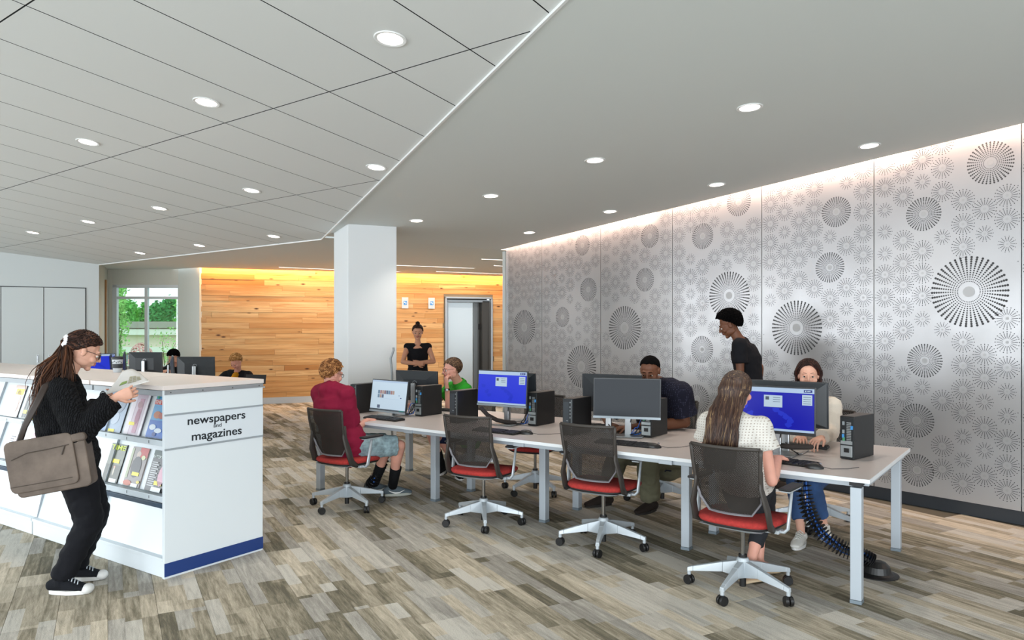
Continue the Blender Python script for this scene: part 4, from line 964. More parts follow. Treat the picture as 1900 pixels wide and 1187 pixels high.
# magazines leaning on the displays
def zrow(r): return {'up': .868, 'lo': .504}[r]
def magazine(lab, px, rowz, wd, ht, col, parts, spine='#222222', cat='magazine', tilt=0.):
    t = -st(px, .12)
    r = root('magazine' if cat == 'magazine' else cat, lab, cat, SM @ V((t, .108, zrow(rowz)+.003)), SRZ, 'magazines on the shelving')
    X = M.Rotation(R(-18), 4, 'X')
    def b(nm, x0, x1, z0, z1, dy, m_, th=.0008, par=None):
        k = MB(); k.X = X; k.box(((x0+x1)/2*wd, -.006-dy, (z0+z1)/2*ht), ((x1-x0)*wd, th, (z1-z0)*ht)); return ob(nm, k, m_, par or r)
    k = MB(); k.X = X; k.box((0, 0, ht/2), (wd, .009, ht)); cv = ob('pages', k, mt('pages', '#e8e6e0', .7), r)
    front = b('cover', -.5, .5, 0, 1, -.0006, mt('cover '+col, col, .3), .001)
    k = MB(); k.X = X; k.box((wd/2+.0008, 0, ht/2), (.0016, .0105, ht)); ob('spine', k, mt('spine '+spine, spine, .4), r)
    i = 0
    for p_ in parts:
        i += 1
        if p_[0] == 't':
            _, s_, xc, zc, wide, tall, c_ = p_
            t_ = text('masthead', s_, .1, mt('ink '+c_, c_, .4), front, None, .0003, bold=.002); me = t_.data
            xs_ = [v.co.x for v in me.vertices]; ys_ = [v.co.y for v in me.vertices]
            kx = wide*wd/(max(xs_)-min(xs_)); kz = tall*ht/(max(ys_)-min(ys_))
            me.transform(X @ M(((1, 0, 0, xc*wd), (0, 0, -1, -.0085), (0, 1, 0, zc*ht), (0, 0, 0, 1))) @ M.Diagonal((kx, kz, 1, 1)) @ M.Translation((-(max(xs_)+min(xs_))/2, -(max(ys_)+min(ys_))/2, 0)))
        elif p_[0] == 'b': b(p_[6] if len(p_) > 6 else 'picture', p_[1], p_[2], p_[3], p_[4], .0002+.0003*i, mt('ink '+p_[5], p_[5], .35), .0006, front)
        elif p_[0] == 'o':
            _, x, z, rx, rz, c_ = p_; k = MB(); k.X = X; k.add([(x*wd+rx*wd*math.cos(a*.5236), -.0068-.0003*i, z*ht+rz*ht*math.sin(a*.5236)) for a in range(12)], [list(range(12))]); ob('picture', k, mt('ink '+c_, c_, .35), front)
    return r
Y_ = '#e8dc2c'
def lines(x0, x1, z0, z1, n, c): return [('b', x0, x1-(.1 if k % 2 else 0), z0+(z1-z0)*k/n, z0+(z1-z0)*(k+.45)/n, c, 'print_line') for k in range(n)]
magazine('bright blue magazine with red masthead, upper row against the end panel', 289, 'up', .20, .285, '#4fa2d8',
    [('b', -.5, .5, 0, .42, '#2b6cc4'), ('b', -.5, .5, .80, .92, '#d8382c'), ('t', 'THE WEEK', 0, .86, .96, .085, '#f6e9e4'), ('o', -.15, .55, .22, .09, '#c2703a'), ('o', .12, .54, .2, .08, '#b5513a'), ('o', .28, .66, .2, .11, '#5d9a35'), ('o', -.22, .25, .2, .07, '#e2eef6'), ('o', .15, .18, .22, .06, '#dce9f4'), ('o', -.02, .09, .12, .05, '#1d3f86'), ('b', -.12, 0, .92, 1., '#7a2f3a'), ('b', .22, .34, .92, 1., '#4a4f58'), ('b', -.42, -.3, .94, 1., '#3fa873')], '#d9dde0')
magazine('pale pink glossy magazine in a clear sleeve, upper row, second from the end panel', 248, 'up', .205, .285, '#c9b9c6',
    [('b', -.5, -.25, 0, 1, '#dcd6dd'), ('b', -.05, .2, .05, .9, '#b98a9e'), ('o', .02, .75, .15, .09, '#a67c85'), ('o', .05, .45, .12, .2, '#a0647c'), ('b', -.35, 0, .23, .31, Y_, 'sticker'), ('b', .38, .5, 0, 1, '#e9e6ec')], '#5a5d62')
magazine('large grey-blue newspaper in a sleeve, upper row beside the reading woman', 208, 'up', .27, .34, '#8ea0b4',
    [('b', -.5, -.2, 0, .35, '#7f9cc4'), ('o', .05, .3, .22, .14, '#a4b2c2'), ('o', .1, .6, .3, .2, '#7e8b9c'), ('b', -.1, .2, .0, .06, Y_, 'sticker')], '#16181b', cat='newspaper')
magazine('dark grey-green magazine with yellow masthead, lower row, third from the end panel', 206, 'lo', .205, .275, '#5f665a',
    [('t', 'TIME', .02, .90, .92, .13, '#c8d83a'), ('b', -.5, .5, 0, .45, '#4d5148'), ('o', .1, .30, .05, .13, '#b9b2a2'), ('o', .1, .40, .06, .03, '#c49a86'), ('b', -.12, .3, .50, .60, Y_, 'sticker'), ('b', -.02, .42, 0, .1, '#e8eef0', 'label')], '#17191a')
magazine('magazine with a standing figure on red and grey, lower row, second from the end panel', 246, 'lo', .205, .275, '#7d7673',
    [('b', .0, .5, .75, 1., '#b3332f'), ('o', -.02, .82, .13, .08, '#b9a79c'), ('o', 0, .5, .3, .27, '#33363a'), ('b', -.5, -.36, .2, .95, '#9fa88a'), ('o', .3, .75, .12, .06, '#c9cfa0'), ('b', -.12, .3, .28, .37, Y_, 'sticker'), ('o', -.25, .08, .25, .07, '#b4573c'), ('b', .0, .4, 0, .09, '#e8eef0', 'label'), ('o', .38, .14, .1, .04, '#d6c443')], '#8e8480')
magazine('black and white magazine with dense cover lines, lower row against the end panel', 287, 'lo', .205, .275, '#2b2e31',
    [('b', -.5, .5, .88, 1, '#1d4038'), ('t', 'INTERVIEWS', 0, .84, .95, .07, '#d9e4e0')]+lines(-.42, .0, .12, .74, 12, '#c9cdd0')+[('o', .3, .4, .2, .26, '#d9a6b8'), ('b', -.02, .42, .16, .26, Y_, 'sticker'), ('b', -.1, .45, 0, .11, '#e9eef0', 'label')], '#1b1b1c')
magazine('pale pink magazine with large yellow sticker, upper row at the left edge', 25, 'up', .19, .27, '#d9c6bd',
    [('o', 0, .5, .3, .35, '#cfb2a6'), ('b', -.3, .4, .70, .88, Y_, 'sticker'), ('o', .1, .35, .2, .2, '#c3a49b')], '#3a3c3f')
magazine('small dark striped magazine, upper row behind the shoulder strap', 52, 'up', .19, .20, '#6b7268',
    [('b', -.45+.2*k, -.33+.2*k, .05, .95, '#2d3034') for k in range(5)]+[('b', -.4, -.1, .2, .35, Y_, 'sticker')], '#b7a440')
magazine('white magazine with dark print and yellow sticker, lower row at the left edge', 20, 'lo', .20, .26, '#cfcfd2', lines(-.42, -.05, .1, .8, 9, '#4b4e58')+[('o', .2, .6, .2, .25, '#a9989c'), ('b', .02, .18, .0, .55, '#c07b3c'), ('b', -.1, .42, .22, .32, Y_, 'sticker')], '#2c2c30')
magazine('pink magazine mostly behind the bag and strap, lower row', 58, 'lo', .19, .25, '#c98aa0', [('o', .1, .7, .3, .2, '#e0b7c4'), ('b', -.5, .5, .0, .3, '#8f4a66')], '#2a1f24')
# cup on the shelf top
c = G(218, 690, 1.248); r = root('coffee_cup', 'reusable black and white coffee cup with dark lid on the shelf top', 'cup', (c.x, c.y, 1.2455))
mb = MB(); mb.lathe([(.030, 0), (.032, .004), (.043, .11), (.041, .112)], n=28); ob('cup_body', mb, mt('frosted cup', '#b6bcc0', .3), r, sm=False)
mb = MB(); mb.lathe([(.0375, .036), (.0385, .036), (.0415, .072), (.0405, .072)], n=28); ob('silicone_band', mb, mt('cup black', '#202326', .5), r)
mb = MB(); mb.lathe([(.0445, .108), (.0465, .11), (.0465, .122), (.042, .13), (.030, .133)], n=28); ob('lid', mb, mt('cup black', '#202326', .5), r)
for k in range(9):
    mb = MB(); a = 3.4+k*.32; mb.box((.0415*math.cos(a), .0415*math.sin(a), .088+.006*math.sin(k*2.1)), (.006, .002, .010), M.Rotation(a+1.57, 3, 'Z')); ob('print_mark', mb, mt('cup print', '#3b3f45', .5), r)

# ------------------------------------------------------------ second table of computers beyond the shelving
t2o = V((-4.72, 10.1, 0)); e2 = V((-.65, .76, 0)).normalized(); p2 = V((e2.y, -e2.x, 0))
if p2.y < 0: p2 = -p2
t2 = dup(tb, 'grey computer table beyond the magazine shelving near the window bay', t2o, math.atan2(-e2.y, -e2.x), 'computer_table'); t2.scale = (.62, 1, 1)
def mon2(lab, px, py_top, Y, rot, kind='back'):
    c = P(px, py_top, Y); c.z -= .1625; monitor(lab, c, rot, R(-3), kind, grp='monitors on the far table')
mon2('dark monitor back left of the cropped dark hair, above the shelf top', 271, 653, 11.6, R(180-4)); mon2('dark monitor back nearest the boy in mustard, above the shelf top', 364, 661.5, 10.7, R(180+2))
mon2('monitor seen edge-on between the dark hair and the right monitor back', 322, 660, 11.1, R(180-64)); mon2('narrow monitor back at the left of the cup, turned aside', 233, 652, 12.0, R(180-62))
mon2('monitor back right of the reading woman’s glasses'.replace('’', "'"), 204, 656, 12.2, R(180-56)); mon2('blue screen just beyond the reading woman', 179, 656, 11.9, R(38), 'blue')
r = root('laptop', 'black laptop before the boy in mustard, only its lid edge showing', 'laptop', (P(467, 695, 11.3).x, 11.3, .742), R(-10))
mb = MB(); mb.box((0, 0, .008), (.34, .24, .014)); ob('keyboard_deck', mb, M_blackm, r, bev=.003)
mb = MB(); mb.box((0, .12, .075), (.34, .008, .13), M.Rotation(R(-12), 3, 'X')); ob('lid', mb, M_blackm, r, bev=.003)
c = P(262, 640, 18.5); r = root('flowering_shrub', 'pale pink flowering shrub outside the window, behind the monitors', 'shrub', (c.x, c.y, -.9))
mb = MB(); rn = random.Random(4)
mb.tube([(0, 0, 0), (0, 0, 1.2)], .03, n=6); ob('stem', mb, M_bark, r); mb = MB()
for k in range(900):
    d = V((rn.gauss(0, 1), rn.gauss(0, 1), rn.gauss(0, 1))).normalized(); p = V((0, 0, 1.62))+V((d.x*.30, d.y*.30, d.z*.5)); a = d.orthogonal().normalized(); b_ = d.cross(a)
    mb.add([p-a*.03, p+b_*.03, p+a*.03, p-b_*.03], [(0, 1, 2, 3)])
ob('blossom', mb, mt('pink blossom', '#e0aaa2', .8), r, kind='stuff')
# ------------------------------------------------------------ people
def skinmat(name, c, lip):
    m_ = mt(name, c, .52, spec=.35, var=(14, .05)); b = m_.node_tree.nodes['Principled BSDF']
    b.inputs['Subsurface Weight'].default_value = .08; b.inputs['Subsurface Radius'].default_value = (.02, .008, .004)
    return m_, mt(name+' lips', lip, .45)
SK_L = skinmat('fair skin', '#d6a48e', '#b8685f'); SK_P = skinmat('pink fair skin', '#d99f8c', '#b8685f'); SK_M = skinmat('light tan skin', '#c9957a', '#a8655a'); SK_D = skinmat('deep brown skin', '#6a432f', '#6e3f3a')
def hairmats(name, a, b, c_): return [mt(name+' hair', a, .6, spec=.2), mt(name+' hair mid', b, .55, spec=.22), mt(name+' hair light', c_, .55, spec=.22)]
def cloth(name, col, scale=500, strength=.4, rough=.85, var=.07): return mt(name, col, rough, spec=.2, bump=(scale, strength), var=(9, var))
def lerp(a, b, t): return a+(b-a)*t
def ik(a, c, l1, l2, pole):
    d = c-a; L = d.length; L = min(L, (l1+l2)*.999); dn = d.normalized()
    x = (l1*l1-l2*l2+L*L)/(2*L); h = math.sqrt(max(l1*l1-x*x, 0)); p = pole-dn*pole.dot(dn)
    return a+dn*x+p.normalized()*h
def frame(fwd, up=V((0, 0, 1))):
    f = V(fwd).normalized(); r_ = f.cross(up).normalized(); u = r_.cross(f); return M((r_, f, u)).transposed()
class Fig:
    """one person: joints in world space; rt/fw/up per segment"""
    def __init__(s, name_label, base, yaw, k=1., build=1., seat=None, lean=10, hunch=0, twist=0, hipw=.085, shw=.175, group=None):
        s.lab = name_label; s.base = V(base); s.k = k; s.build = build
        s.yaw = yaw; a = R(yaw); s.f = V((math.cos(a), math.sin(a), 0)); s.r = V((math.sin(a), -math.cos(a), 0))
        at_ = R(yaw+twist); s.cf = V((math.cos(at_), math.sin(at_), 0)); s.cr = V((math.sin(at_), -math.cos(at_), 0))
        J = s.J = {}; s.seat = seat
        hz = (seat+.095*k*(.6+.4*build)) if seat is not None else .90*k
        J['pel'] = s.base+V((0, 0, hz+.02)); th = R(lean); th2 = R(lean+hunch)
        up1 = V((0, 0, 1))*math.cos(th)+s.cf*math.sin(th); up2 = V((0, 0, 1))*math.cos(th2)+s.cf*math.sin(th2)
        J['wai'] = J['pel']+(V((0, 0, .8))*1.+up1*.2).normalized()*.15*k; J['che'] = J['wai']+up1*.19*k; J['nkb'] = J['che']+up2*.17*k
        s.up2 = up2
        for sd, q in (('L', -1), ('R', 1)):
            J['hip'+sd] = J['pel']+s.r*q*hipw*k*build**.5+V((0, 0, -.03*k)); J['sh'+sd] = J['nkb']+s.cr*q*shw*k-up2*.035*k
        s.parts = []
    def head(s, pos, fwd, up=None):
        s.J['hd'] = V(pos); u = V(up) if up is not None else V((0, 0, 1)); s.hf = frame(fwd, u); return s
    def arm(s, sd, wrist, pole, hdir, palm, l1=.275, l2=.245):
        k = s.k; J = s.J; J['wr'+sd] = V(wrist); J['el'+sd] = ik(J['sh'+sd], J['wr'+sd], l1*k, l2*k, V(pole)); J['hd'+sd] = (V(hdir).normalized(), V(palm).normalized())
        return s
    def armj(s, sd, elbow, wrist, hdir, palm): s.J['el'+sd] = V(elbow); s.J['wr'+sd] = V(wrist); s.J['hd'+sd] = (V(hdir).normalized(), V(palm).normalized()); return s
    def leg(s, sd, ankle, pole=None, l1=.42, l2=.41, toe=None):
        k = s.k; J = s.J; J['an'+sd] = V(ankle); J['kn'+sd] = ik(J['hip'+sd], J['an'+sd], l1*k, l2*k, V(pole) if pole is not None else s.f+V((0, 0, .6))); J['to'+sd] = (V(toe) if toe is not None else s.f).normalized(); return s
    def torso(s, mb, infl=0., drop=.0, bot=None):
        J = s.J; k = s.k; b = s.build
        P_ = [J['pel']-V((0, 0, (.10 if s.seat is None else .045)*k+drop)), J['pel'], J['wai'], J['che'], lerp(J['che'], J['nkb'], .62), J['nkb']+s.up2*.0]
        rr = [(.135, .10), (.170, .125), (.142, .105), (.160, .118), (.150, .095), (.066, .062)]
        if bot is not None: P_[0] = J['pel']+V((0, 0, bot*k)); P_[1] = lerp(P_[0], J['wai'], .45); rr[0] = (.165, .122)
        if infl: P_[-1] = J['nkb']-s.up2*.050*k; rr[-1] = (.085, .070)
        mb.tube(P_, [(x*k*b+infl, y*k*b*(1.15 if b > 1.1 and i in (1, 2, 3) else 1)+infl) for i, (x, y) in enumerate(rr)], side=s.cr, n=20, cap='round')
        g = .052*k*b**.5+infl*.8
        mb.tube([J['shL'], J['nkb']-s.up2*.045*k, J['shR']], [g, g*1.12, g], n=12, cap='round')
        mb.tube([J['shL'], lerp(J['shL'], J['che'], .6)], [g*1.05, g*1.5], n=10, cap='round'); mb.tube([J['shR'], lerp(J['shR'], J['che'], .6)], [g*1.05, g*1.5], n=10, cap='round')
    def body(s, skin, hands=True, feet=False, legs=True, vox=.009, sex='m', beard=None):
        J = s.J; k = s.k; b = s.build; mb = MB(); s.torso(mb)
        for sd in 'LR':
            mb.tube([J['sh'+sd], lerp(J['sh'+sd], J['el'+sd], .4), J['el'+sd]], [.047*k*b, .043*k*b, .035*k*b**.7], n=12, cap='round')
            h_ = J['hd'+sd][0]
            mb.tube([J['el'+sd], lerp(J['el'+sd], J['wr'+sd], .3), J['wr'+sd], J['wr'+sd]+h_*.02*k], [.036*k*b**.7, .039*k*b**.7, (.027*k, .021*k), (.03*k, .018*k)], n=12, cap='round', side=J['hd'+sd][0].cross(J['hd'+sd][1]))
            if legs:
                mb.tube([J['hip'+sd], lerp(J['hip'+sd], J['kn'+sd], .4), J['kn'+sd]], [.078*k*b, .070*k*b, .051*k*b**.6], n=14, cap='round')
                kn, an = J['kn'+sd], J['an'+sd]
                mb.tube([kn, lerp(kn, an, .28)-(J['to'+sd])*.012, lerp(kn, an, .7), an], [.050*k*b**.6, .053*k*b**.6, .036*k, .031*k], n=12, cap='round')
                if feet:
                    t = J['to'+sd]; mb.tube([an-t*.035*k+V((0, 0, -.025*k)), an+t*.03*k-V((0, 0, .03*k)), an+t*.10*k-V((0, 0, .05*k)), an+t*.155*k-V((0, 0, .058*k))], [(.028*k, .03*k), (.034*k, .032*k), (.042*k, .02*k), (.034*k, .012*k)], n=12, cap='round', side=t.cross(V((0, 0, 1))))
        hd = J['hd']; Mh = s.hf; nk = J['nkb']
        jawb = hd+Mh @ V((0, -.012*k, -.07*k))
        nr = (.050 if sex == 'm' else .043)*k*b**.4
        mb.tube([nk-s.up2*.03, lerp(nk, jawb, .5), jawb], [nr*1.25, nr, nr*.98], n=14, cap='round')
        low = remesh(mb, vox*1.0, 4)
        # head
        mb = MB(); q = k*1.0
        def E(x, y, z, rx, ry, rz, rot=None): mb.ell(hd+Mh @ (V((x, y, z))*q), (rx*q, ry*q, rz*q), Mh @ rot if rot else Mh, 18, 11)
        E(0, -.015, .036, .074, .094, .078); E(0, .012, -.01, .068, .075, .085); E(0, .028, -.055, .050, .052, .048); E(0, .062, -.092, .024, .020, .019)
        jw = .056 if sex == 'm' else .051
        for sx in (-1, 1):
            E(sx*(jw-.012), .01, -.06, .020, .045, .03); E(sx*.040, .060, -.030, .026, .024, .024); E(sx*.030, .0755, .026, .024, .013, .009); E(sx*.076, -.008, -.004, .009, .018, .030); E(sx*.081, -.014, .010, .007, .014, .016)
            E(sx*.014, .092, -.030, .009, .010, .008)
            mb.tube([hd+Mh @ (V((sx*.018, .083, .002))*q), hd+Mh @ (V((sx*.031, .0885, .0080))*q), hd+Mh @ (V((sx*.044, .080, .0045))*q)], .0042*q, n=8, cap='round')
        E(0, .066, .005, .045, .022, .035); E(0, .066, -.052, .030, .026, .022)
        mb.tube([hd+Mh @ (V((0, .082, .022))*q), hd+Mh @ (V((0, .094, .000))*q), hd+Mh @ (V((0, .106, -.024))*q)], [.0085*q, .0095*q, .0115*q], n=10, cap='round')
        w_ = .022
        mb.tube([hd+Mh @ (V((-w_, .083, -.052))*q), hd+Mh @ (V((-.008, .0925, -.0485))*q), hd+Mh @ (V((.008, .0925, -.0485))*q), hd+Mh @ (V((w_, .083, -.052))*q)], [.004*q, .0058*q, .0058*q, .004*q], n=8, cap='round')
        mb.tube([hd+Mh @ (V((-w_*.9, .081, -.0575))*q), hd+Mh @ (V((0, .0915, -.061))*q), hd+Mh @ (V((w_*.9, .081, -.0575))*q)], [.0042*q, .0072*q, .0042*q], n=8, cap='round')
        mb.tube([jawb, hd+Mh @ (V((0, -.012, -.03))*q)], nr*.98, n=12, cap='round')
        head = remesh(mb, .0042*k, 2)
        Mi = Mh.transposed()
        for p_ in head.polygons:
            c = Mi @ (V(p_.center)-hd)/q
            if abs(c.x) < .0235 and -.069 < c.z < -.0435 and c.y > .0815+abs(c.x)*.12: p_.material_index = 1
        ms = [low, head]
        if hands:
            for sd in 'LR':
                if sd in hands: ms.append(s.hand(sd))
        mb = join('body', ms); off = s.base
        s.root = root('person', s.lab, 'person', s.base)
        me = mb.mesh('body', off); mats_of(me, list(skin)); s.skin = skin
        ob('body', me, None, s.root, sm=True)
        # eyes and brows
        for sx in (-1, 1):
            mb = MB(); mb.ell(hd+Mh @ (V((sx*.031, .0757, .0005))*q), .0118*q, Mh, 14, 9); e_ = ob('eye', mb.mesh('eye', off), mt('eye white', '#d9d6d0', .25), s.root, sm=True)
            mb = MB(); mb.lathe([(.0001, .0003), (.0066*q, 0), (.0066*q, -.001)], hd+Mh @ (V((sx*.031, .0876, -.0008))*q), 14, Mh @ M.Rotation(R(-90), 3, 'X')); ob('iris', mb.mesh('iris', off), mt('dark iris', '#231712', .2), e_)
        return s
    def brows(s, m_, th=.0038, glasses=None):
        J = s.J; hd = J['hd']; Mh = s.hf; q = s.k
        for sx in (-1, 1):
            mb = MB(); mb.tube([hd+Mh @ (V((sx*x, y, z))*q) for x, y, z in ((.014, .0885, .0235), (.026, .0895, .0285), (.038, .085, .029), (.048, .075, .023))], [(th*q, th*.6*q)]*3+[(th*.4*q, th*.4*q)], n=8, cap='round'); ob('eyebrow', mb.mesh('e', s.base), m_, s.root, sm=True)
        if glasses:
            mb = MB()
            for sx in (-1, 1):
                pts = [hd+Mh @ (V((sx*.033+.024*math.cos(a), .1005-abs(sx*.033+.024*math.cos(a))*.18, .001+.0165*math.sin(a)))*q) for a in [j*math.pi/8 for j in range(17)]]
                mb.tube(pts, s.__dict__.get('gr', .0024)*q, n=6); mb.tube([hd+Mh @ (V(p_)*q) for p_ in ((sx*.057, .090, .008), (sx*.078, .045, .010), (sx*.083, -.005, .006), (sx*.080, -.022, -.012))], .0018*q, n=6)
            mb.tube([hd+Mh @ (V(p_)*q) for p_ in ((-.010, .099, .004), (0, .101, .006), (.010, .099, .004))], .0016*q, n=6)
            ob('glasses', mb.mesh('g', s.base), glasses, s.root, sm=True)
        return s
    def hand(s, sd, curl=None):
        J = s.J; k = s.k; w = J['wr'+sd]; d, n_ = J['hd'+sd]; n_ = (n_-d*n_.dot(d)).normalized()
        th = d.cross(n_) if sd == 'L' else n_.cross(d)     # thumb side
        th = -th if s.__dict__.get('flip'+sd) else th
        th = th.normalized(); c = s.__dict__.get('curl'+sd, .5)
        mb = MB(); q = k*.98
        mb.tube([w, w+d*.03*q, w+d*.07*q, w+d*.092*q], [(.026*q, .018*q), (.034*q, .0165*q), (.041*q, .014*q), (.039*q, .011*q)], side=th, n=14, cap='round')
        L = [(.046, .027, .021), (.050, .031, .023), (.046, .028, .022), (.036, .022, .018)]
        for i, ls in enumerate(L):
            y = .031-.0205*i; p = w+d*(.088-.004*abs(i-1.2))*q+th*y*q; a = R(12+38*c); pts = [p-d*.02*q, p]; dd = d+th*(.10-.07*i); dd.normalize(); ang = a
            for j, l_ in enumerate(ls):
                v = dd*math.cos(ang)+n_*math.sin(ang); p = p+v*l_*q; pts.append(p); ang += R(14+46*c)
            rr = .0088-.0006*(i == 3)*2
            mb.tube(pts, [(rr*q)]*2+[rr*.96*q, rr*.88*q, rr*.74*q], n=9, cap='round')
        p = w+d*.022*q+th*.022*q; v = (th*.75+d*.75+n_*.25).normalized(); p1 = p+v*.042*q; v2 = (th*.25+d*.95+n_*(.25+.4*c)).normalized(); p2_ = p1+v2*.032*q; p3 = p2_+(v2+n_*.25*c).normalized()*.024*q
        mb.tube([p, p1, p2_, p3], [.014*q, .0115*q, .0098*q, .0078*q], n=10, cap='round')
        return remesh(mb, .0036, 2)
    def cloth(s, name, mat, parts, vox=.0095, disp=.004, dscale=.10, sm=3, label=None, seed=3, cut=None):
        mb = MB()
        for p_ in parts: p_(mb)
        me = remesh(mb, vox, sm, disp, dscale, seed)
        if cut: cut(me)
        for v in me.vertices: v.co -= s.base
        o = ob(name, me, mat, s.root, sm=True)
        if label: o['label'] = label
        return o
    def c_torso(s, infl=.018, drop=0., bot=None):
        return lambda mb: s.torso(mb, infl, drop, bot)
    def c_sleeve(s, sd, t=.6, r0=.068, r1=.058, flare=0.):
        def f(mb):
            J = s.J; k = s.k*s.build**.7; A, B, C_ = J['sh'+sd], J['el'+sd], J['wr'+sd]
            if t <= 1: mb.tube([A, lerp(A, B, t*.5), lerp(A, B, t)], [r0*k, (r0+r1)/2*k, (r1+flare)*k], n=14, cap='flat'); mb.ell(A, r0*k)
            else:
                mb.tube([A, lerp(A, B, .5), B], [r0*k, (r0+r1)/2*k, r1*k], n=14, cap='round')
                e = min(t-1, 1); mb.tube([B, lerp(B, C_, e*.5), lerp(B, C_, e)], [r1*k, r1*.9*k, (r1*.72+flare)*k], n=14, cap='flat')
        return f
    def c_leg(s, sd, t=2., r=(.098, .088, .068, .062, .052), flare=0.):
        def f(mb):
            J = s.J; k = s.k*s.build**.75; A, B, C_ = J['hip'+sd], J['kn'+sd], J['an'+sd]
            if t <= 1: mb.tube([A, lerp(A, B, t*.5), lerp(A, B, t)], [r[0]*k, r[1]*k, r[2]*k*1.1+flare], n=16, cap='flat')
            else:
                mb.tube([A, lerp(A, B, .5), B], [r[0]*k, r[1]*k, r[2]*k], n=16, cap='round'); e = t-1
                mb.tube([B, lerp(B, C_, e*.5), lerp(B, C_, e)], [r[2]*k, r[3]*k, r[4]*k+flare], n=16, cap='flat')
        return f
    def c_hips(s, r=.11):
        def f(mb):
            J = s.J; k = s.k*s.build
            mb.tube([J['pel']-V((0, 0, (.10 if J['knR'].z < J['pel'].z-.2 else .055)*k)), J['pel'], lerp(J['pel'], J['wai'], .55)], [(.145*k, .112*k), (.176*k, .132*k), (.148*k, .11*k)], side=s.r, n=20, cap='round')
        return f
    def collar(s, mat, r=.062, h=.03, th=.008):
        J = s.J; mb = MB(); d = (J['hd']-J['nkb']).normalized(); c = J['nkb']+d*.005
        rt = d.to_track_quat('Z', 'Y').to_matrix(); k = s.k*s.build**.4
        pr = [(r*1.35*k, -.012), (r*1.05*k, h), (r*.93*k, h), (r*1.2*k, -.012)]; nn = 28
        mb.add([c+rt @ V((a*math.cos(6.28318*j/nn), a*math.sin(6.28318*j/nn), z)) for a, z in pr for j in range(nn)], [(i*nn+j, i*nn+(j+1) % nn, ((i+1) % 4)*nn+(j+1) % nn, ((i+1) % 4)*nn+j) for i in range(4) for j in range(nn)])
        ob('collar', mb.mesh('collar', s.base), mat, s.root, sm=True)
    def shoe(s, sd, up, sole, style='sneaker', lace=None, high=0.):
        J = s.J; k = s.k; an = J['an'+sd]; t = J['to'+sd]; t = V((t.x, t.y, t.z)); flat = V((t.x, t.y, 0)).normalized() if abs(t.z) < .3 else t
        side = flat.cross(V((0, 0, 1))).normalized(); z0 = an.z-.085*k; g = V((an.x, an.y, z0)) if abs(t.z) < .3 else an-V((0, 0, .085*k))
        mb = MB()
        mb.tube([g-flat*.060*k+V((0, 0, .050)), g-flat*.02*k+V((0, 0, .058)), g+flat*.05*k+V((0, 0, .050)), g+flat*.12*k+V((0, 0, .036)), g+flat*.175*k+V((0, 0, .028))], [(.032*k, .036*k), (.038*k, .046*k), (.042*k, .040*k), (.047*k, .028*k), (.036*k, .018*k)], side=side, n=16, cap='round')
        mb.tube([g+V((0, 0, .05)), an+V((0, 0, .005+high))], [.044*k, .043*k+high*.05], n=14, cap='flat')
        me = remesh(mb, .005, 2)
        for v in me.vertices: v.co -= s.base
        sh_ = ob('shoe', me, up, s.root, sm=True)
        mb = MB(); pts = []
        for a in range(24):
            q = 6.28318*a/24; c = math.cos(q); lx = .056+.132*c if c > 0 else .056+.128*c; wy = (.047 if c > -.2 else .040)*math.sin(q)
            pts.append((lx*k, wy*k))
        lo = [g+flat*x+side*y+V((0, 0, .001)) for x, y in pts]; hi = [g+flat*x*1.01+side*y*1.05+V((0, 0, .026 if style != 'flat' else .010)) for x, y in pts]
        mb.add(lo+hi, [list(range(24))[::-1], list(range(24, 48))]+[(i, (i+1) % 24, 24+(i+1) % 24, 24+i) for i in range(24)]); ob('sole', mb.mesh('sole', s.base), sole, sh_)
        if lace:
            mb = MB()
            for i in range(5):
                c = g+flat*(.035+.018*i)*k+V((0, 0, .108-.009*i)); mb.tube([c-side*.026*k-V((0, 0, .012)), c+V((0, 0, .004)), c+side*.026*k-V((0, 0, .012))+flat*.008], .0035, n=6)
            ob('laces', mb.mesh('laces', s.base), lace, sh_, sm=True, kind='stuff')
            if style == 'cap':
                mb = MB(); mb.ell(g+flat*.165*k+V((0, 0, .026)), (.036*k, .047*k, .032*k), M.Rotation(math.atan2(flat.y, flat.x), 3, 'Z')); ob('toe_cap', mb.mesh('toe', s.base), sole, sh_, sm=True)
        return sh_
    def scalp(s, n, thr=None, r=(.082, .101, .090), c=(0, -.014, .036), rnd=None):
        out = []; ga = 2.39996
        xs = [-1, -.5, -.1, .25, .55, 1]; ys = thr or [-.95, -.8, -.30, .12, .42, .62]
        for i in range(n):
            z = 1-2*(i+.5)/n; rr = math.sqrt(1-z*z); d = V((rr*math.cos(ga*i), rr*math.sin(ga*i), z))
            y = d.y; t = ys[-1]
            for (x0, y0), (x1, y1) in zip(zip(xs, ys), zip(xs[1:], ys[1:])):
                if x0 <= y <= x1: t = y0+(y1-y0)*(y-x0)/(x1-x0); break
            if z > t: out.append((V(c)+V((d.x*r[0], d.y*r[1], d.z*r[2])), d))
        return out
    def hair_cap(s, mats, blob=.014, jit=.004, vox=.0055, sm=2, n=900, thr=None, r=(.080, .099, .086), c=(0, -.014, .036), name='hair', seed=1):
        rn = random.Random(seed); mb = MB(); q = s.k
        for p_, d in s.scalp(n, thr, r, c):
            mb.ell(s.J['hd']+s.hf @ ((p_+d*rn.uniform(-jit, jit))*q), blob*q*rn.uniform(.8, 1.15), None, 7, 5)
        me = remesh(mb, vox, sm)
        for v in me.vertices: v.co -= s.base
        mats_of(me, mats)
        for p_ in me.polygons:
            v = NZ.noise(V(p_.center)*90); p_.material_index = min(len(mats)-1, 2 if v > .34 else (1 if v > .02 else 0))
        o = ob(name, me, None, s.root, sm=True); return o
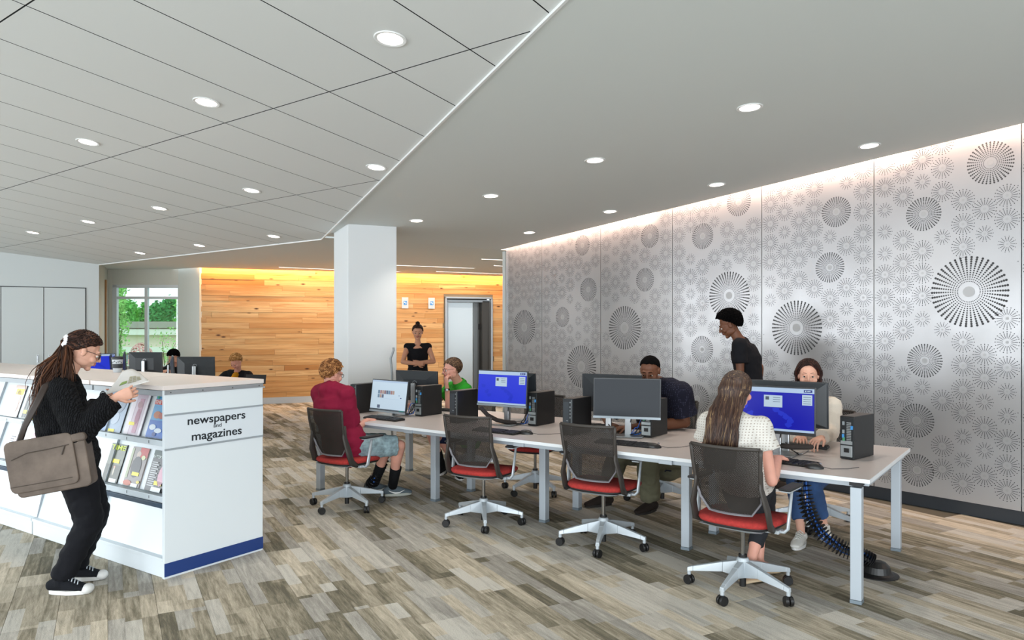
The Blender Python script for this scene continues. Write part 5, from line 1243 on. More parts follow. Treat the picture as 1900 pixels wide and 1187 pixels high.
    def curls(s, mats, n=420, R0=.012, ln=.03, thr=None, seed=2, r=(.086, .104, .095)):
        rn = random.Random(seed); mb = MB(); q = s.k
        for p_, d in s.scalp(n*2, thr, r):
            if rn.random() < .35: continue
            t1 = d.cross(V((rn.gauss(0, 1), rn.gauss(0, 1), rn.gauss(0, 1)))).normalized(); t2 = d.cross(t1); a0 = rn.uniform(0, 6)
            pts = [p_+d*(.002+.010*j/4)*1.+(t1*math.cos(a0+j*1.3)+t2*math.sin(a0+j*1.3))*R0*(.6+.1*j)+V((0, 0, 0)) for j in range(6)]
            mb.m = rn.choice((0, 0, 1, 1, 2)); mb.tube([s.J['hd']+s.hf @ (x*q) for x in pts], [.0042*q, .0046*q, .0044*q, .004*q, .0034*q, .002*q], n=5)
        me = mb.mesh('curls', s.base); mats_of(me, mats); ob('curls', me, None, s.root, sm=True, kind='stuff')
    def strands(s, mats, paths, rad=.0042, name='hair_strands', n=5, w=(0, 0, 1, 1, 2)):
        rn = random.Random(9); mb = MB()
        for pts in paths:
            mb.m = rn.choice(w); K = len(pts); rr = rad*rn.uniform(.7, 1.2)
            mb.tube(pts, [(rr*(1.4 if K > 4 else 1)*(1-.72*(j/(K-1))**2.2), rr*(1-.8*(j/(K-1))**2)) for j in range(K)], n=n)
        me = mb.mesh(name, s.base); mats_of(me, mats); ob(name, me, None, s.root, sm=True, kind='stuff')
    def combed(s, mats, n=420, ln=.05, thr=None, seed=5, part=.0, r=(.084, .103, .092)):
        """short hair lying along the skull, swept back and down"""
        rn = random.Random(seed); paths = []
        for p_, d in s.scalp(n, thr, r):
            if rn.random() < .2: continue
            flow = (V((.9*(1 if d.x > part else -1)*(1-abs(d.z))*.3, -.5, -.9+.5*d.z))+V((rn.gauss(0, .25), rn.gauss(0, .25), rn.gauss(0, .2)))); t = (flow-d*flow.dot(d)).normalized()
            pts = []; cur = p_.copy()
            for j in range(5):
                pts.append(s.J['hd']+s.hf @ (cur*s.k)); cur = cur+t*ln/4
                e = cur-V((0, -.014, .036)); f_ = math.sqrt((e.x/r[0])**2+(e.y/r[1])**2+(e.z/r[2])**2); cur = V((0, -.014, .036))+e/f_*(1.0+.02*j)
            paths.append(pts)
        s.strands(mats, paths, .0036)

def at(px, py, Y): return P(px, py, Y)
KH = hairmats('chestnut', '#21130d', '#35201a', '#553627')
# ---- standing reader at the shelving
b = G(128, 1090); b = V((-2.74, 4.62, 0)); 
f = Fig('woman in black cardigan and glasses standing at the shelf reading a newspaper', b, 28, k=.965, lean=6, hunch=16, twist=0, hipw=.08, shw=.165)
hd0 = at(156, 652, 4.66); f.J['nkb'] = at(122, 703, 4.60); f.J['che'] = at(112, 752, 4.60); f.J['wai'] = at(122, 815, 4.60); f.J['pel'] = at(138, 846, 4.60)
f.up2 = V((.25, .1, .95)).normalized()
for sd, q in (('L', -1), ('R', 1)): f.J['sh'+sd] = f.J['nkb']+f.cr*q*.145+V((-.02, 0, -.055)); f.J['hip'+sd] = f.J['pel']+f.r*q*.075-V((0, 0, .03))
f.head(hd0, V((.76, .54, -.42)), V((0, 0, 1)))
f.armj('R', at(146, 806, 4.42), at(214, 737, 4.50), V((.9, .35, .30)), V((-.15, .9, .15))); f.curlR = .75
f.armj('L', at(160, 800, 4.80), at(176, 748, 5.02), V((.8, .3, .35)), V((.2, -.6, .7))); f.curlL = .6
f.leg('R', V((-2.75, 4.50, .085)), f.f+V((0, 0, .1)), .39, .385, toe=V((.98, .05, 0))); f.leg('L', V((-2.80, 4.74, .085)), f.f+V((0, 0, .1)), .39, .385, toe=V((.98, .12, 0)))
f.gr = .0036; f.body(SK_L, 'LR', sex='f'); f.brows(KH[0], .003, mt('black glasses', '#101114', .3))
M_knit = mt('black cable knit', '#101012', .95, spec=.15); nn_ = Nd('black ribbed cable knit'); o_ = nn_.obj()
wv = nn_.n('ShaderNodeTexWave', {'Vector': o_, 'Scale': 26., 'Distortion': 6., 'Detail': 2., 'Detail Scale': 2.}); nn_.set(col=nn_.mix(wv.outputs[1], lin('#0b0b0d'), lin('#1f2023')), rough=.95, spec=.15); nn_.bump(wv.outputs[1], .9, .012); M_knit = nn_.m
M_blk = cloth('black trouser cloth', '#121318', 300, .3)
f.cloth('trousers', M_blk, [f.c_hips(), f.c_leg('L', 1.98, (.112, .104, .084, .074, .066)), f.c_leg('R', 1.98, (.112, .104, .084, .074, .066))], disp=.010, dscale=.09)
def cardi(mb):
    f.torso(mb, .030, .02)
    J = f.J; mb.tube([J['nkb']-V((.01, 0, .03)), J['che'], J['wai'], J['pel']+V((0, 0, .02))], [(.11, .10), (.175, .155), (.16, .150), (.165, .15)], side=f.cr, n=18, cap='round')
f.cloth('cardigan', M_knit, [cardi, f.c_sleeve('L', 1.93, .078, .072, .012), f.c_sleeve('R', 1.93, .082, .082, .016)], disp=.008, dscale=.08)
f.collar(mt('pale blue collar', '#c3c8d4', .7), .055, .035)
M_canvas = cloth('black canvas', '#16181d'); M_rub = mt('white rubber', '#dcdcda', .5); M_lace = mt('grey laces', '#aeb6bd', .7)
for sd in 'LR': f.shoe(sd, M_canvas, M_rub, 'cap', M_lace)
f.hair_cap(KH, .013, .003, n=900, sm=4, thr=[-.75, -.55, -.12, .06, .36, .60]); 
rn = random.Random(2); tie = f.J['hd']+f.hf @ V((0, -.118, .018)); paths = []
for p_, d in f.scalp(520, [-.75, -.55, -.12, .06, .36, .60], (.089, .108, .098)):
    a = f.J['hd']+f.hf @ p_; paths.append([a, lerp(a, tie, .35)+f.hf @ (d*.012), lerp(a, tie, .7)+f.hf @ (d*.010), tie])
f.strands(KH, paths, .0046, 'combed_hair')
paths = []
tgt = [at(122, 650, 4.6), at(104, 672, 4.56), at(92, 700, 4.54), at(82, 735, 4.52), at(74, 775, 4.50)]
for k in range(420):
    r1 = rn.gauss(0, 1); r2 = rn.gauss(0, 1); ph = rn.uniform(0, 6); cut = rn.uniform(.55, 1.); pts = [tie+V((rn.gauss(0, .008), rn.gauss(0, .008), rn.gauss(0, .008)))]
    for j in range(1, 9):
        t = j/8*cut*4; i = min(int(t), 3); c = lerp(tgt[i], tgt[i+1], t-i); sp = .012+.024*min(1, t/1.2)
        pts.append(c+V((r1*sp*.9+.010*math.sin(ph+t*2.6), r2*sp*.8+.010*math.cos(ph+t*2.2), rn.gauss(0, .003))))
    paths.append(pts)
for k in range(60):
    r1 = rn.gauss(0, 1); r2 = rn.gauss(0, 1); ph = rn.uniform(0, 6); pts = []
    for j in range(8):
        t = j/7; c = lerp(tie, at(122, 708, 4.50), t)+V((.02*math.sin(t*3.1), -.03*math.sin(t*3.1), 0)); pts.append(c+V((r1*.016*(.4+t)+.008*math.sin(ph+5*t), r2*.016*(.4+t), 0)))
    paths.append(pts)
f.strands(hairmats('auburn', '#2a1810', '#3d2417', '#5f3c28'), paths, .0036, 'ponytail', w=(0, 1, 1, 2))
mb = MB(); ax = f.hf @ V((0, 1, .1)); rt = ax.to_track_quat('Z', 'Y').to_matrix()
for j in range(14): mb.ell(tie+rt @ V((.030*math.cos(j*.449), .030*math.sin(j*.449), .004*math.sin(j*2))), (.017, .017, .017), None, 8, 6)
mb.tube([tie-V((0, 0, .01)), tie+V((.005, -.02, -.03)), tie+V((.012, -.025, -.055))], [.009, .010, .005], n=8, cap='round')
me = remesh(mb, .004, 2); [setattr(v, 'co', v.co-f.base) for v in me.vertices]; ob('hair_tie', me, mt('white scrunchie', '#e3e4e8', .8), f.root, sm=True)
reader = f
# bag
M_lea = mt('worn brown leather', '#64584f', .62, spec=.35, bump=(70, .35), var=(7, .30)); M_lea2 = mt('dark leather edge', '#3f352d', .6)
bc = at(92, 860, 4.36); bag = root('messenger_bag', 'worn grey-brown leather messenger bag hanging at the reading woman’s hip'.replace('’', "'"), 'bag', bc, R(12))
def rr_box(mb, cx, cz, w_, h_, y0, y1, r_, tilt=0, taper=0.):
    pts = []
    for (sx, sz) in ((1, 1), (-1, 1), (-1, -1), (1, -1)):
        a0 = {(1, 1): 0, (-1, 1): 90, (-1, -1): 180, (1, -1): 270}[(sx, sz)]
        for a in (0, 30, 60, 90): q = R(a0+a); pts.append((sx*(w_/2-r_)+r_*math.cos(q), sz*(h_/2-r_)+r_*math.sin(q)))
    c, s_ = math.cos(tilt), math.sin(tilt); P2 = [(cx+x*c-z*s_, cz+x*s_+z*c) for x, z in pts]; n = len(P2)
    mb.add([(x, y0, z) for x, z in P2]+[(x, y1, z) for x, z in P2], [list(range(n)), list(range(n, 2*n))[::-1]]+[(i, n+i, n+(i+1) % n, (i+1) % n) for i in range(n)])
tl_ = R(9)
mb = MB(); rr_box(mb, .02, -.01, .40, .31, -.035, .085, .03, tl_); ob('bag_body', mb, M_lea, bag, bev=.008)
mb = MB(); rr_box(mb, -.025, .012, .365, .305, -.052, -.034, .035, tl_); fl = ob('front_flap', mb, M_lea, bag, bev=.006)
mb = MB(); rr_box(mb, .02, .135, .38, .05, -.05, .09, .02, tl_); ob('flap_top', mb, M_lea, bag, bev=.012)
mb = MB(); mb.tube([(-.18, -.055, .035), (-.1, -.056, .075), (0, -.056, .092), (.12, -.055, .118)], .003, n=6); mb.tube([(.10, -.056, .115), (.085, -.057, .06)], .004, n=6); ob('zip', mb, M_lea2, fl, kind='stuff')
mb = MB(); mb.tube([(-.185, -.054, -.125), (-.05, -.055, -.105), (.14, -.054, -.075)], .002, n=6); ob('stitched_seam', mb, M_lea2, fl)
M_str = mt('dark brown strap', '#2c211c', .6)
bl_ = lambda p_: M.Rotation(R(-12), 3, 'Z') @ (p_-bc)
mb = MB(); mb.tube([bl_(at(34, 826, 4.37)), bl_(at(46, 790, 4.36)), bl_(at(66, 752, 4.36)), bl_(at(84, 716, 4.42)), bl_(at(104, 702, 4.52)), bl_(at(122, 697, 4.60))], [(.022, .003)]*6, side=(1, -.4, .5), n=6); ob('strap', mb, M_str, bag, sm=True)
mb = MB(); mb.tube([(.20, .03, .14), (.205, .03, .19), (.19, .06, .24)], [(.018, .003)]*3, side=(0, 1, 0), n=6); ob('strap', mb, M_lea, bag)
mb = MB()
for z in (.145, .17): mb.box((.208, .03, z), (.006, .045, .008))
mb.box((.208, .01, .157), (.006, .006, .03)); mb.box((.208, .05, .157), (.006, .006, .03)); ob('buckle', mb, mt('antique brass', '#8c7c55', .4, .8), bag, bev=.001)
# newspaper in her hands
np_ = root('newspaper', "open newspaper held in the reading woman's hands", 'newspaper', at(222, 718, 4.62)); off = np_.location.copy()
mb = MB()
def npf(u, v):
    a = lerp(at(190, 734, 4.80), at(277, 707, 4.60), u); b2 = lerp(at(226, 690, 5.06), at(262, 694, 5.04), u)
    p_ = lerp(a, b2, v); p_ = p_+V((0, 0, .028*math.sin(u*3.14)*v-.016*math.sin(v*3.1)*(1-u))); return p_-off
mb.grid(npf, 16, 12); pg = ob('sheet', mb, mt('newsprint', '#cfcfcd', .8), np_, sm=True, solid=.002)
mb = MB(); cp = at(191, 735, 4.78)-off
mb.tube([lerp(at(190, 734, 4.80), at(226, 690, 5.06), t)-off for t in (0, .3)], .001, n=4)
nn = 16; ring = [cp+V((.020*math.cos(a), .0, .032*math.sin(a))) for a in [6.28318*j/nn for j in range(nn)]]
mb.tube(ring+[ring[0]], .0035, n=6); ob('rolled_edge', mb, mt('black print', '#1d1f22', .7), np_, sm=True)
mb = MB()
for (u0, u1, v0, v1) in [(.52, .62, .25+.1*k, .32+.1*k) for k in range(4)]+[(.64, .74, .25+.1*k, .32+.1*k) for k in range(4)]+[(.76, .86, .3+.1*k, .37+.1*k) for k in range(3)]:
    q = [V(npf(u, v))+V((0, -.002, .0035)) for u, v in ((u0, v0), (u1, v0), (u1, v1), (u0, v1))]; mb.add(q, [(0, 1, 2, 3)])
ob('print', mb, mt('newsprint ink', '#a29f86', .8), pg, kind='stuff')
mb = MB(); q = [V(npf(u, v))+V((0, -.002, .0035)) for u, v in ((.28, .3), (.48, .3), (.48, .44), (.32, .44))]; mb.add(q, [(0, 1, 2, 3)]); ob('picture', mb, mt('green print', '#7f9c4e', .8), pg)

# ---- boy in maroon
M_mar = cloth('maroon jersey', '#861a38', 400, .2); GH = hairmats('ginger brown', '#6d4526', '#9c6a3f', '#c9945f')
f = Fig('boy with curly ginger hair in a maroon t-shirt typing at the table', (-1.50, 6.60, 0), 42, k=1.0, build=1.14, seat=.455, lean=14, hunch=12, twist=12, shw=.18)
nk = at(617, 716, 6.72); f.J['nkb'] = nk; f.J['pel'] = at(644, 827, 6.74); f.J['wai'] = at(631, 796, 6.72); f.J['che'] = at(620, 761, 6.71)
for sd, q in (('L', -1), ('R', 1)): f.J['sh'+sd] = nk+f.cr*q*.180-V((0, 0, .065)); f.J['hip'+sd] = f.J['pel']+f.r*q*.09
f.head(at(616, 694, 6.76), V((.62, .72, -.22)))
f.armj('R', at(655, 800, 6.70), at(681, 779, 6.95)+V((0, 0, .0)), V((.45, .8, -.05)), V((0, 0, -1))); f.curlR = .35
f.arm('L', T(4.62, .06, .775), V((-.7, -.2, -1)), EP, V((0, 0, -1))); f.curlL = .35
f.leg('R', at(728, 905, 7.08)*1, f.f+V((0, 0, .8)), .43, .42, toe=V((.9, .35, 0))); f.leg('L', at(694, 898, 7.2)*1, f.f+V((0, 0, .8)), .43, .42, toe=V((.9, .3, 0)))
f.J['anR'].z = f.J['anL'].z = .09
f.J['knR'] = at(742, 826, 6.84); f.J['knL'] = at(722, 822, 7.02)
f.body(SK_P, 'LR'); f.brows(GH[1], .003, mt('thin metal glasses', '#3b3a38', .3, .6))
f.cloth('t_shirt', M_mar, [f.c_torso(.030, .0, -.035), f.c_sleeve('L', .72, .075, .068, .006), f.c_sleeve('R', .80, .078, .070, .008)], disp=.009, dscale=.11)
M_den = mt('washed denim', '#869ca3', .85, bump=(60, .5), var=(22, .42)); M_sock = cloth('black sock', '#0f1012')
f.cloth('shorts', M_den, [f.c_hips(), f.c_leg('L', .93, (.10, .094, .078)), f.c_leg('R', .93, (.10, .094, .078))], disp=.007, dscale=.07)
M_gsh = cloth('grey sneaker fabric', '#59646b'); M_gso = mt('pale sole', '#a9aca4', .6)
def socks(f, m_, t0=.45, r=(.05, .038)):
    for sd in 'LR':
        k = f.k*f.build**.4; mb = MB(); A, B = f.J['kn'+sd], f.J['an'+sd]; mb.tube([lerp(A, B, t0), lerp(A, B, .75), B-V((0, 0, .01))], [r[0]*k, (r[0]+r[1])/2*k, r[1]*k], n=16, cap='flat'); ob('sock', mb.mesh('sock', f.base), m_, f.root, sm=True)
socks(f, M_sock, .52, (.052, .040))
for sd in 'LR':
    s_ = f.shoe(sd, M_gsh, M_gso, 'sneaker', None, .03)
    g_ = V((f.J['an'+sd].x, f.J['an'+sd].y, .0)); t = V((f.J['to'+sd].x, f.J['to'+sd].y, 0)).normalized(); sdv = t.cross(V((0, 0, 1)))
    mb = MB(); mb.tube([g_+sdv*.046-f.base+t*x+V((0, 0, z)) for x, z in ((.11, .062), (.06, .040), (.02, .038), (-.02, .052), (-.045, .066))], [(.002, .001), (.003, .006), (.003, .009), (.003, .005), (.002, .002)], side=sdv, n=6); ob('emblem', mb, M_rub, s_)
f.hair_cap(GH, .013, .005, n=900, sm=1); f.curls(GH, 420)

# ---- woman in white knit top
f = Fig('woman with long highlighted hair in a white knit top, seen from behind', (1.40, 4.52, 0), 50, k=.97, seat=.475, lean=8, hunch=8, twist=0, shw=.165)
f.J['nkb'] = at(1362, 772, 4.54); f.J['che'] = at(1364, 812, 4.50); f.J['wai'] = at(1374, 864, 4.54); f.J['pel'] = at(1386, 900, 4.62)
for sd, q in (('L', -1), ('R', 1)): f.J['sh'+sd] = f.J['nkb']+f.cr*q*.165-V((0, 0, .055)); f.J['hip'+sd] = f.J['pel']+f.r*q*.085
f.head(at(1368, 726, 4.62), V((.72, .68, -.12)))
f.armj('R', at(1432, 893, 4.42), at(1444, 850, 4.74), V((.35, .85, -.02)), V((0, 0, -1))); f.curlR = .4
f.arm('L', T(.80, .08, .775), V((-.7, -.2, -1)), EP, V((0, 0, -1))); f.curlL = .4
f.leg('R', V((1.50, 4.68, .10)), f.f+V((0, 0, .9)), .40, .40, toe=V((.78, .35, 0))); f.leg('L', V((1.62, 4.84, .09)), f.f+V((0, 0, .9)), .40, .40, toe=V((.7, .2, 0)))
f.body(SK_P, 'LR', feet=True, sex='f')
nn_ = Nd('white openwork knit'); o_ = nn_.obj(); sx_ = nn_.ma('SINE', nn_.ma('MULTIPLY', nn_.dot(o_, (.77, -.64, 0)), 390.)); sz_ = nn_.ma('SINE', nn_.ma('MULTIPLY', nn_.dot(o_, (0, 0, 1)), 390.))
hl = nn_.ma('GREATER_THAN', nn_.ma('MULTIPLY', nn_.ma('MAXIMUM', sx_, 0.), nn_.ma('MAXIMUM', sz_, 0.)), .35)
nn_.set(col=nn_.mix(hl, lin('#d3cfc8'), lin('#a2978d')), rough=.9, spec=.15); nn_.bump(nn_.ma('MULTIPLY', nn_.ma('SUBTRACT', 1., hl), 1.), .5, .003); M_wk = nn_.m
f.cloth('knit_top', M_wk, [f.c_torso(.022, -.02, .03), f.c_sleeve('L', .40, .078, .074, .020), f.c_sleeve('R', .40, .078, .074, .020)], disp=.007, dscale=.10)
f.cloth('trousers', cloth('charcoal cloth', '#2b2d31'), [f.c_hips(), f.c_leg('L', 1.60, (.092, .082, .066, .058, .052)), f.c_leg('R', 1.60, (.092, .082, .066, .058, .052))], disp=.006)
M_bei = mt('beige leather flats', '#c9b394', .6)
for sd in 'LR':
    an = f.J['an'+sd]; t = f.J['to'+sd]; g_ = V((an.x, an.y, .008))-f.base; sv = t.cross(V((0, 0, 1))); mb = MB()
    mb.tube([g_-t*.05+V((0, 0, .012)), g_+t*.05+V((0, 0, .01)), g_+t*.11+V((0, 0, .012)), g_+t*.17+V((0, 0, .016))], [(.033, .016), (.036, .012), (.044, .016), (.034, .014)], side=sv, n=14, cap='round'); ob('shoe', mb, M_bei, f.root, sm=True)
LH = [mt('dark root hair', '#33201a', .45), mt('brown length hair', '#4f382b', .45), mt('blond highlight', '#8b7150', .5)]
f.hair_cap(LH[:1], .014, .002, n=900, sm=4, thr=[-1, -1, -.7, 0, .4, .62])
rn = random.Random(12); paths = []
for p_, d in f.scalp(2400, [-1, -.95, -.35, .05, .4, .64], (.087, .106, .096)):
    if d.y > .5 and d.z < .75: continue
    a = f.J['hd']+f.hf @ p_; e = rn.uniform(0, 1); side_ = d.x*.055+(-.012)
    ln = rn.uniform(.36, .47)
    bt = V((a.x, a.y, 0)); back = -f.cf
    c0 = f.J['hd']+f.hf @ V((d.x*.090, min(-.02, d.y*.07-.055), -.03)); 
    end = f.J['nkb']+f.cr*(d.x*.085-.015+rn.gauss(0, .012))+back*(.185+.015*rn.random())+V((0, 0, -.17-.15*rn.random()))
    end.z = max(end.z, f.J['hd'].z-.56)
    mid = f.J['nkb']+f.cr*(d.x*.100-.010)+back*(.125+.02*rn.random())+V((0, 0, .02)); ph = rn.uniform(0, 6)
    pts = [a, lerp(a, c0, .5)+f.hf @ (d*.010), c0]
    for t in (.2, .4, .6, .8, 1.): 
        q1 = lerp(c0, mid, min(1, t*1.8)) if t < .55 else lerp(mid, end, (t-.55)/.45); pts.append(q1+f.cr*(.007*math.sin(ph+t*9)))
    paths.append(pts)
f.strands(LH, paths, .0036, 'long_hair', n=4, w=(0, 0, 0, 0, 0, 1, 1, 1, 1, 2))

# ---- man in navy shirt, far side
DH = [mt('black cropped hair', '#070606', .95, spec=.08)]
f = Fig('large man in a navy patterned polo shirt leaning over the far side of the table', (1.42, 6.80, 0), 225, k=1.04, build=1.33, seat=.47, lean=22, hunch=14, twist=0, shw=.19)
f.J['nkb'] = at(1218, 713, 6.50); f.J['che'] = at(1225, 765, 6.62); f.J['wai'] = at(1232, 808, 6.72); f.J['pel'] = at(1236, 846, 6.78)
for sd, q in (('L', -1), ('R', 1)): f.J['sh'+sd] = f.J['nkb']+f.cr*q*.235-V((0, 0, .07)); f.J['hip'+sd] = f.J['pel']+f.r*q*.12
f.head(at(1206, 688, 6.36), V((-.42, -.86, -.38)))
f.armj('L', at(1272, 784, 6.36), at(1165, 792, 6.14), V((-.9, -.25, -.05)), V((0, 0, -1))); f.curlL = .4
f.armj('R', at(1122, 765, 6.60), at(1128, 786, 6.30), V((.5, -.75, -.05)), V((0, 0, -1))); f.curlR = .4
f.leg('L', V((1.22, 6.50, .085)), f.f+V((0, 0, .7)), .43, .42, toe=V((-.7, -.6, 0))); f.leg('R', V((.84, 6.72, .085)), f.f+V((0, 0, .7)), .43, .42, toe=V((-.8, -.3, 0)))
f.body(SK_D, 'LR'); f.brows(DH[0], .0046)
nn_ = Nd('navy dotted jersey'); vo = nn_.n('ShaderNodeTexVoronoi', {'Vector': nn_.obj(), 'Scale': 75., 'Randomness': .15}).outputs['Distance']
nn_.set(col=nn_.mix(nn_.ramp(vo, [(.20, 1.), (.26, 0.)]), lin('#191a29'), lin('#4a4d66')), rough=.85, spec=.2); M_nvy = nn_.m
def nav(mb):
    f.torso(mb, .022); mb.tube([f.J['nkb']-V((0, 0, .045)), lerp(f.J['nkb'], f.J['shL'], .6)-V((0, 0, .005)), f.J['shL']], [.105, .12, .108], n=14, cap='round'); mb.tube([f.J['che'], lerp(f.J['shL'], f.J['elL'], .3)], [.14, .11], n=14, cap='round'); mb.tube([f.J['shL']+V((0, 0, -.02)), lerp(f.J['shL'], f.J['elL'], .5)], [.11, .10], n=14, cap='round')
f.cloth('polo_shirt', M_nvy, [nav, f.c_sleeve('L', .74, .092, .086, .010), f.c_sleeve('R', .86, .088, .084, .010)], disp=.007, dscale=.12); f.collar(M_nvy, .06, .03)
f.cloth('trousers', cloth('khaki cloth', '#5f5d4b', 300, .3), [f.c_hips(), f.c_leg('L', 1.93, (.092, .088, .080, .072, .070)), f.c_leg('R', 1.93, (.092, .088, .080, .072, .070))], disp=.010, dscale=.08)
M_dks = cloth('dark brown shoe', '#2b2420')
for sd in 'LR': f.shoe(sd, M_dks, mt('dark sole', '#1c1916', .7), 'sneaker')
f.hair_cap(DH, .0075, .001, n=1400, sm=1, vox=.005, r=(.077, .096, .082), thr=[-.8, -.6, -.10, .20, .60, .76])
mb = MB(); 
for a in range(-8, 9):
    q = a/8*1.35; mb.ell(f.J['hd']+f.hf @ (V((.062*math.sin(q), .012+.055*math.cos(q), -.072-.012*math.cos(q)))*f.k), (.013, .013, .020), f.hf, 8, 6)
me = remesh(mb, .005, 2); [setattr(v, 'co', v.co-f.base) for v in me.vertices]; ob('beard', me, DH[0], f.root, sm=True)

# ---- woman in cream sweater, far side
f = Fig('woman in a cream sweater and jeans facing the camera across the table', (2.42, 6.00, 0), 228, k=.96, seat=.475, lean=14, hunch=4, twist=-4, shw=.16)
f.J['nkb'] = at(1506, 740, 5.80); f.J['che'] = at(1510, 785, 5.86); f.J['wai'] = at(1512, 828, 5.92); f.J['pel'] = at(1514, 866, 5.96)
for sd, q in (('L', -1), ('R', 1)): f.J['sh'+sd] = f.J['nkb']+f.cr*q*.165-V((0, 0, .045)); f.J['hip'+sd] = f.J['pel']+f.r*q*.085
f.head(at(1500, 696, 5.72), V((-.36, -.92, -.06)))
f.armj('L', at(1541, 800, 5.62), at(1524, 817, 5.30)+V((0, 0, .02)), V((-.75, -.62, -.12)), V((0, 0, -1))); f.curlL = .45
f.arm('R', T(.62, 1.10, .79), V((-.6, .4, -1)), V((-.3, -.9, 0)), V((0, 0, -1))); f.curlR = .4
f.leg('R', V((2.16, 5.56, .085)), f.f+V((0, 0, .8)), .41, .40, toe=V((-.55, -.75, 0))); f.leg('L', V((2.42, 5.72, .085)), f.f+V((0, 0, .8)), .41, .40, toe=V((-.3, -.9, 0)))
f.J['anR'] = V((2.155, 5.50, .085))
f.body(SK_L, 'LR', sex='f'); f.brows(mt('brown brow', '#4b2f22', .7), .0026)
M_crm = cloth('cream knit', '#d3cabd', 160, .6)
f.cloth('sweater', M_crm, [f.c_torso(.024, -.01), f.c_sleeve('L', 1.99, .080, .070, .008), f.c_sleeve('R', 1.99, .076, .068, .008)], disp=.007, dscale=.08)
M_jn = mt('blue denim', '#2e4c78', .85, bump=(400, .3), var=(6, .25))
f.cloth('jeans', M_jn, [f.c_hips(), f.c_leg('L', 1.75, (.092, .084, .068, .060, .056)), f.c_leg('R', 1.75, (.092, .084, .068, .060, .056))], disp=.006)
M_ws = mt('white leather', '#d9d8d2', .5)
for sd in 'LR': f.shoe(sd, M_ws, M_rub, 'sneaker', mt('white laces', '#cfcfca', .7))
BH = hairmats('dark auburn', '#1d0f0c', '#2a1511', '#402018')
f.hair_cap(BH[:1], .013, .002, n=900, sm=4, thr=[-1, -1, -.6, .15, .55, .78]); rn = random.Random(4); paths = []
for p_, d in f.scalp(1100, [-1, -1, -.3, .2, .56, .78], (.086, .105, .095)):
    a = f.J['hd']+f.hf @ p_; sx = 1 if d.x > 0 else -1; ax = abs(d.x)
    if d.y > -.45:
        c0 = f.J['hd']+f.hf @ V((sx*(.080+.012*rn.random()), .005-.045*rn.random(), -.02)); m_ = f.J['hd']+f.hf @ V((sx*(.088+.015*rn.random()), .03-.03*rn.random(), -.13)); e = f.J['hd']+f.hf @ V((sx*(.100+.02*rn.random()), .075+.02*rn.random(), -.25-.07*rn.random()))
    else:
        c0 = f.J['hd']+f.hf @ V((d.x*.085, -.105, -.03)); m_ = f.J['hd']+f.hf @ V((d.x*.11, -.10, -.15)); e = f.J['hd']+f.hf @ V((d.x*.12, -.11, -.28))
    pts = [a, lerp(a, c0, .5)+f.hf @ (V((d.x, d.y, d.z))*.014), c0, lerp(c0, m_, .5), m_, lerp(m_, e, .5), e]; paths.append(pts)
f.strands(BH, paths, .0050, 'long_hair')
mb = MB(); hp = f.J['hd']+f.hf @ V((-.084, .004, -.045)); rg = [hp+f.hf @ V((0, .012*math.cos(a), -.012+.012*math.sin(a))) for a in [6.28318*j/14 for j in range(15)]]; mb.tube(rg, .0018, n=6); ob('hoop_earring', mb.mesh('e', f.base), mt('gold', '#c9a24d', .3, .9), f.root)

# ---- man in green polo
f = Fig('man with glasses in a green polo shirt resting his chin on his hand', (-.50, 8.28, 0), 205, k=1.0, build=1.06, seat=.47, lean=20, hunch=6, twist=0, shw=.18)
f.J['nkb'] = at(852, 712, 8.12); f.J['che'] = at(858, 745, 8.16); f.J['wai'] = at(866, 778, 8.22); f.J['pel'] = at(872, 808, 8.26)
for sd, q in (('L', -1), ('R', 1)): f.J['sh'+sd] = f.J['nkb']+f.cr*q*.185-V((0, 0, .055)); f.J['hip'+sd] = f.J['pel']+f.r*q*.09
f.head(at(839, 685, 8.05), V((-.93, -.32, -.12)))
f.armj('L', at(834, 766, 7.86), at(829, 716, 7.92), V((-.10, .1, .9)), V((.7, .5, 0))); f.curlL = .95
f.arm('R', T(4.75, 1.15, .78), V((-.5, .3, -1)), V((-.2, -.9, 0)), V((0, 0, -1))); f.curlR = .4
f.leg('L', at(820, 868, 8.0), f.f+V((0, 0, .7)), .43, .42, toe=V((-.3, -.9, 0))); f.leg('R', at(850, 880, 7.95), f.f+V((0, 0, .7)), .43, .42, toe=V((.25, -.95, 0)))
f.J['anL'].z = .12; f.J['anR'].z = .09
f.J['knL'] = at(800, 806, 7.86); f.J['knR'] = at(812, 800, 8.05)
f.body(SK_P, 'LR'); MHm = hairmats('mid brown', '#3b2b22', '#5d4634', '#84684d'); f.brows(MHm[1], .003, mt('dark glasses', '#26201f', .3))
M_grn = cloth('green polo', '#2f9a2c', 400, .2)
f.cloth('polo_shirt', M_grn, [f.c_torso(.022, .0), f.c_sleeve('L', .60, .076, .070, .008), f.c_sleeve('R', .60, .076, .070, .008)], disp=.007); f.collar(M_grn, .064, .032)
f.cloth('shorts', cloth('navy shorts', '#1d2a4c'), [f.c_hips(), f.c_leg('L', .80, (.096, .09, .08)), f.c_leg('R', .80, (.096, .09, .08))], disp=.005)
socks(f, M_sock, .55, (.052, .040))
for sd in 'LR': f.shoe(sd, cloth('black runner', '#151517'), M_rub, 'sneaker')
f.hair_cap(MHm, .010, .002, n=1000, sm=3, r=(.079, .098, .086)); f.combed(MHm, 700, .05)
mb = MB(); wv_ = lerp(f.J['elL'], f.J['wrL'], .86); ax = (f.J['wrL']-f.J['elL']).normalized(); rt = ax.to_track_quat('Z', 'Y').to_matrix()
mb.lathe([(.029, -.010), (.032, -.008), (.032, .008), (.029, .010)], wv_, 18, rt); o = ob('watch', mb.mesh('w', f.base), M_black, f.root)
